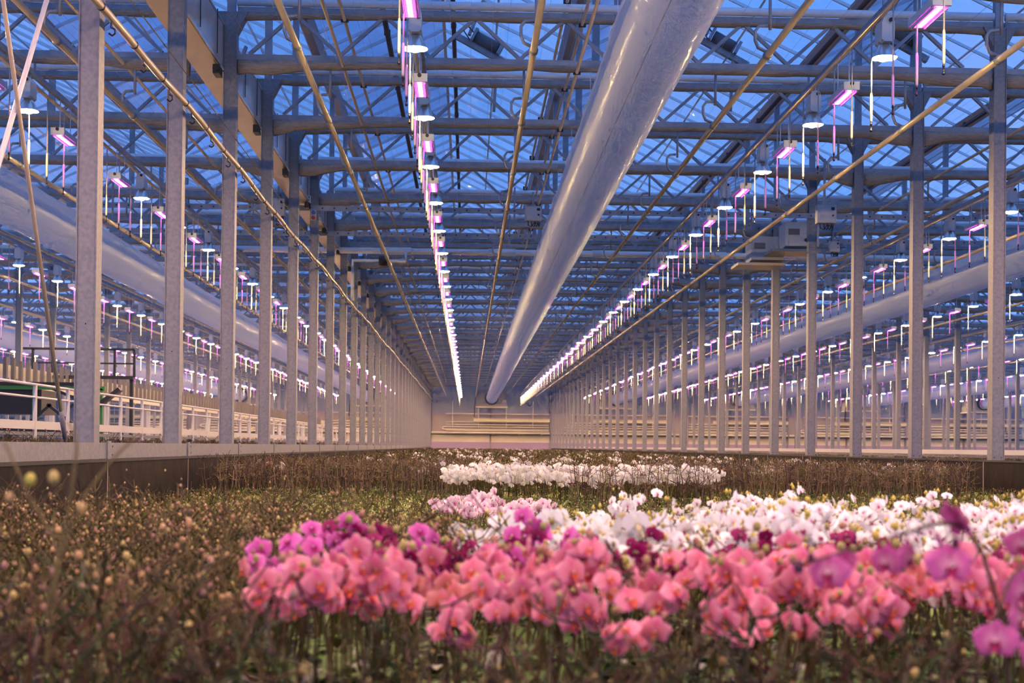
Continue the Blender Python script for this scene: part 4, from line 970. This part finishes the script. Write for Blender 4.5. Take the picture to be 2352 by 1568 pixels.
for x, y in pts:
    st = zone(x, y, rng)
    rz = rng.uniform(-0.8, 0.8) if st not in ('bare', 'far', 'green', 'tallbare', 'leafy', 'stemmy') else rng.uniform(0, 6.28)
    sc = rng.uniform(0.9, 1.08)
    if y < 3.28: sc *= 0.9 if x > -0.3 else 1.0
    if nind < IND and st in NAMES and st != 'green':
        pot, lv, sp, fls = ind_plant(st, rng.randrange(9))
        t = thing(NAMES[st], DESC[st][0], 'orchid', (x, y, ZB), DESC[st][1], 'thing', (0, 0, rz)); t.scale = (sc, sc, sc)
        ob('pot', pot, t); ob('leaves', lv, t); spo = ob('flower_spike', sp, t)
        for k, m in fls:
            f = ob('flower', FLM[k], spo); f.matrix_local = Matrix(m.tolist())
        nind += 1
    else:
        lod = 1 if y < 8 else (2 if y < 24 else 3)
        key = (st, rng.randrange(8), lod)
        if key not in FLAT: FLAT[key] = g_flat(st, hash_seed(st, key[1]), lod)
        V, F, C = FLAT[key]
        s2 = sc if y < 40 else sc*1.04
        c, s = math.cos(rz), math.sin(rz)
        wide = 1.0 if y < 21.5 else (1.5 if y < 40 else 3.0)
        R = np.array([[c*s2*wide, -s*s2*wide, 0], [s*s2*wide, c*s2*wide, 0], [0, 0, s2]])
        if lod == 3 and st == 'farwhite': R = np.array([[c*s2, -s*s2, 0], [s*s2, c*s2, 0], [0, 0, s2]])
        bulk.setdefault(st, []).append((V @ R.T + np.array([x, y, ZB]), F, C*rng.uniform(0.8, 1.15)))
BULK = {'stemmy': ('bare_stemmed_orchids', 'bare-stemmed orchids farther back'), 'bare': ('budding_orchids', 'mass of bare brown orchid spikes with tan buds mid-bed'), 'green': ('green_orchids', 'low green orchids in the middle of the bed'),
        'far': ('distant_orchids', 'greenish brown orchid spikes filling the far bed'), 'tallbare': ('leafless_orchids', 'tall dark purple-brown leafless orchid spikes across mid bed'),
        'farwhite': ('distant_white_orchids', 'white orchid bloom patches in the far bed'), 'pale': ('pale_pink_orchids', 'pale pink orchid patch in the mid bed'),
        'spotted': ('spotted_orchids', 'mass of spotted white orchids behind the front ones'), 'white': ('white_orchids', 'mass of pure white orchids behind the front ones'),
        'wine': ('wine_orchids', 'wine red orchids farther back'), 'magenta': ('magenta_orchids', 'magenta orchids farther back'), 'pink': ('pink_orchids', 'pink orchids farther back'), 'leafy': ('young_orchids', 'young orchids farther back')}
for st, gs in bulk.items():
    ob(BULK[st][0], to_mesh(BULK[st][0], g_join(gs)), None, (0, 0, 0), None, BULK[st][1], 'orchids', None, 'stuff')
# stubble on the neighbouring benches
def stubble(name, label, xs, ys, zb, n, hsc, vseed):
    gs = []; r = random.Random(vseed)
    fl = [g_flat('stub', 900+i, 2) for i in range(8)]
    for _ in range(n):
        V, F, C = fl[r.randrange(8)]; y = ys[0] + (ys[1]-ys[0])*r.random()**1.6; x = r.uniform(*xs)
        a = r.uniform(0, 6.28); c, s = math.cos(a), math.sin(a); R = np.array([[c, -s, 0], [s, c, 0], [0, 0, hsc]])
        gs.append((V @ R.T*1.0 + np.array([x, y, zb-0.11*hsc]), F, C))
    ob(name, to_mesh(name, g_join(gs)), None, (0, 0, 0), None, label, 'plants', None, 'stuff')
stubble('cut_stubble', 'short cut plant stubble on the bench beyond the bed rail', (-4.9, -4.15), (12, 110), 1.41, 1500, 1.0, 3)
stubble('low_seedlings', 'low brown seedlings behind the far column row', (8.75, 10.2), (20, 120), 1.35, 1600, 0.42, 4)

# --- hand-placed orchids in the near corners
def custom(name, label, base, path, fls, kind, size, buds=(), col=(0.15, 0.09, 0.05), rad=0.0042, group=None):
    t = thing(name, label, 'orchid', base, group)
    p = plant('leafy', hash_seed(name, 5)+int(base[0]*100), 0)
    ob('pot', to_mesh('pot', p['pot']), t); ob('leaves', to_mesh('leaves', p['leaves']), t)
    b = np.array(base); G = []
    for pp in path:
        q = np.array(pp) - b; tt = np.linspace(0, 1, len(q)); ti = np.linspace(0, 1, 22)
        q = np.stack([np.interp(ti, tt, q[:, k]) for k in range(3)], 1)
        for _ in range(4): q[1:-1] = (q[:-2] + 2*q[1:-1] + q[2:])/4
        G.append(g_tube(q, np.linspace(rad*1.2, rad*0.6, 22), 6, col))
    for bp, br, bc in buds: G.append(g_bud_hi(np.array(bp)-b, br, bc))
    spo = ob('flower_spike', to_mesh('flower_spike', g_join(G)), t)
    for (fx, fy, fz), rx, rz, s in fls:
        f = ob('flower', FLM[kind], spo, (fx-b[0], fy-b[1], fz-b[2]), (rx, 0, rz)); f.scale = (size*s,)*3
    return t
custom('violet_orchid', 'large violet magenta orchid spray arching over the front corner', (1.02, 2.48, ZB),
       [[(1.02, 2.48, 0.84), (1.0, 2.44, 1.15), (0.93, 2.40, 1.40), (0.86, 2.40, 1.43), (0.80, 2.42, 1.40), (0.70, 2.44, 1.37), (0.62, 2.46, 1.34)]],
       [((0.862, 2.38, 1.345), -0.1, 0.15, 1.0), ((0.80, 2.42, 1.355), 0.1, 0.9, 0.85), ((0.885, 2.40, 1.425), -0.5, 1.7, 1.05), ((0.865, 2.43, 1.375), -0.3, 1.2, 0.8), ((0.66, 2.44, 1.325), -0.15, -0.7, 0.9), ((0.695, 2.46, 1.345), 0.2, 2.4, 0.6), ((0.765, 2.44, 1.345), 0.1, -0.9, 0.8)], 'violet', 0.090,
       [((0.61, 2.46, 1.335), 0.010, (0.15, 0.05, 0.08)), ((0.63, 2.45, 1.352), 0.008, (0.15, 0.05, 0.08)), ((0.875, 2.39, 1.385), 0.008, (0.15, 0.04, 0.08))])
custom('violet_orchid', 'large violet magenta orchid at the frame edge, lower blooms', (1.07, 2.42, ZB),
       [[(1.07, 2.42, 0.84), (1.06, 2.42, 1.15), (1.02, 2.40, 1.36), (0.97, 2.38, 1.33), (0.94, 2.36, 1.26)]],
       [((0.937, 2.36, 1.215), -0.2, -0.5, 0.9), ((0.985, 2.38, 1.25), -0.1, 0.9, 0.8), ((1.0, 2.39, 1.30), 0.1, 0.2, 0.95), ((1.01, 2.42, 1.38), 0.0, -0.5, 0.8), ((1.03, 2.40, 1.19), 0.0, 0.4, 0.9)], 'violet', 0.090)
custom('tall_budding_orchid', 'tall blurred budding spikes rising above the front corner', (-0.87, 2.7, ZB),
       [[(-0.87, 2.7, 0.84), (-0.82, 2.7, 1.18), (-0.80, 2.7, 1.34), (-0.86, 2.7, 1.43), (-0.915, 2.7, 1.55)], [(-0.80, 2.7, 1.33), (-0.76, 2.7, 1.44), (-0.70, 2.7, 1.52), (-0.66, 2.7, 1.56)],
        [(-0.83, 2.7, 1.2), (-0.79, 2.7, 1.40), (-0.77, 2.7, 1.55), (-0.79, 2.7, 1.59)]], [], 'violet', 0.09,
       [((-0.86, 2.69, 1.475), 0.011, (0.55, 0.48, 0.10)), ((-0.815, 2.69, 1.48), 0.011, (0.55, 0.44, 0.14)), ((-0.90, 2.69, 1.44), 0.009, (0.5, 0.34, 0.14)), ((-0.76, 2.69, 1.42), 0.010, (0.55, 0.36, 0.14))], (0.20, 0.15, 0.05))

# ---------------------------------------------------------------- mist from the fog nozzles
def mist_mat():
    m = bpy.data.materials.new('mist'); m.use_nodes = True; nt = m.node_tree; nt.nodes.clear()
    o = nt.nodes.new('ShaderNodeOutputMaterial'); v = nt.nodes.new('ShaderNodeVolumePrincipled')
    v.inputs['Color'].default_value = (1.0, 1.0, 1.0, 1)
    tc = nt.nodes.new('ShaderNodeTexCoord'); mp = nt.nodes.new('ShaderNodeMapping'); mp.inputs['Scale'].default_value = (1.0, 0.8, 2.2)
    no = nt.nodes.new('ShaderNodeTexNoise'); no.inputs['Scale'].default_value = 1.1; no.inputs['Detail'].default_value = 3
    ln = nt.nodes.new('ShaderNodeVectorMath'); ln.operation = 'LENGTH'
    g = nt.nodes.new('ShaderNodeTexCoord')
    sb = nt.nodes.new('ShaderNodeVectorMath'); sb.operation = 'MULTIPLY_ADD'; sb.inputs[1].default_value = (2, 2, 2); sb.inputs[2].default_value = (-1, -1, -1)
    nt.links.new(g.outputs['Generated'], sb.inputs[0]); nt.links.new(sb.outputs[0], ln.inputs[0])
    fa = nt.nodes.new('ShaderNodeMapRange'); fa.inputs['From Min'].default_value = 0.25; fa.inputs['From Max'].default_value = 1.0; fa.inputs['To Min'].default_value = 1; fa.inputs['To Max'].default_value = 0
    nt.links.new(ln.outputs['Value'], fa.inputs['Value'])
    nt.links.new(tc.outputs['Object'], mp.inputs['Vector']); nt.links.new(mp.outputs['Vector'], no.inputs['Vector'])
    mr = nt.nodes.new('ShaderNodeMapRange'); mr.inputs['From Min'].default_value = 0.45; mr.inputs['From Max'].default_value = 0.75; mr.inputs['To Max'].default_value = 3.0
    nt.links.new(no.outputs['Fac'], mr.inputs['Value'])
    mu = nt.nodes.new('ShaderNodeMath'); mu.operation = 'MULTIPLY'
    nt.links.new(mr.outputs[0], mu.inputs[0]); nt.links.new(fa.outputs[0], mu.inputs[1]); nt.links.new(mu.outputs[0], v.inputs['Density'])
    nt.links.new(v.outputs[0], o.inputs['Volume']); return m
M['mist'] = mist_mat()
scene.cycles.volume_bounces = 3; scene.cycles.volume_max_steps = 48; scene.cycles.volume_step_rate = 3.0
for x, y, h, sx, sz, lab in ((-2.9, 86.0, 4.9, 1.9, 0.75, 'upper wisp of white mist beside the distant trough-side columns'), (-2.0, 104.0, 4.0, 2.4, 1.0, 'lower wisp of white mist by the end wall'),
                             (7.4, 96.0, 4.2, 2.0, 0.8, 'wisp of white mist drifting across the distant far columns'), (9.3, 78.0, 4.9, 1.8, 0.6, 'upper wisp of white mist past the far columns')):
    R = [[(sx*math.sin(t)*math.cos(p), 1.3*math.sin(t)*math.sin(p), sz*math.cos(t)) for p in np.linspace(0, 2*math.pi, 17)[:-1]] for t in np.linspace(0.05, math.pi-0.05, 9)]
    ob('mist_wisp', MB().rings(R, True, True).mesh('mist_wisp', 'mist'), None, (x, y, Z(h)), None, lab, 'mist', 'mist wisps', 'stuff')
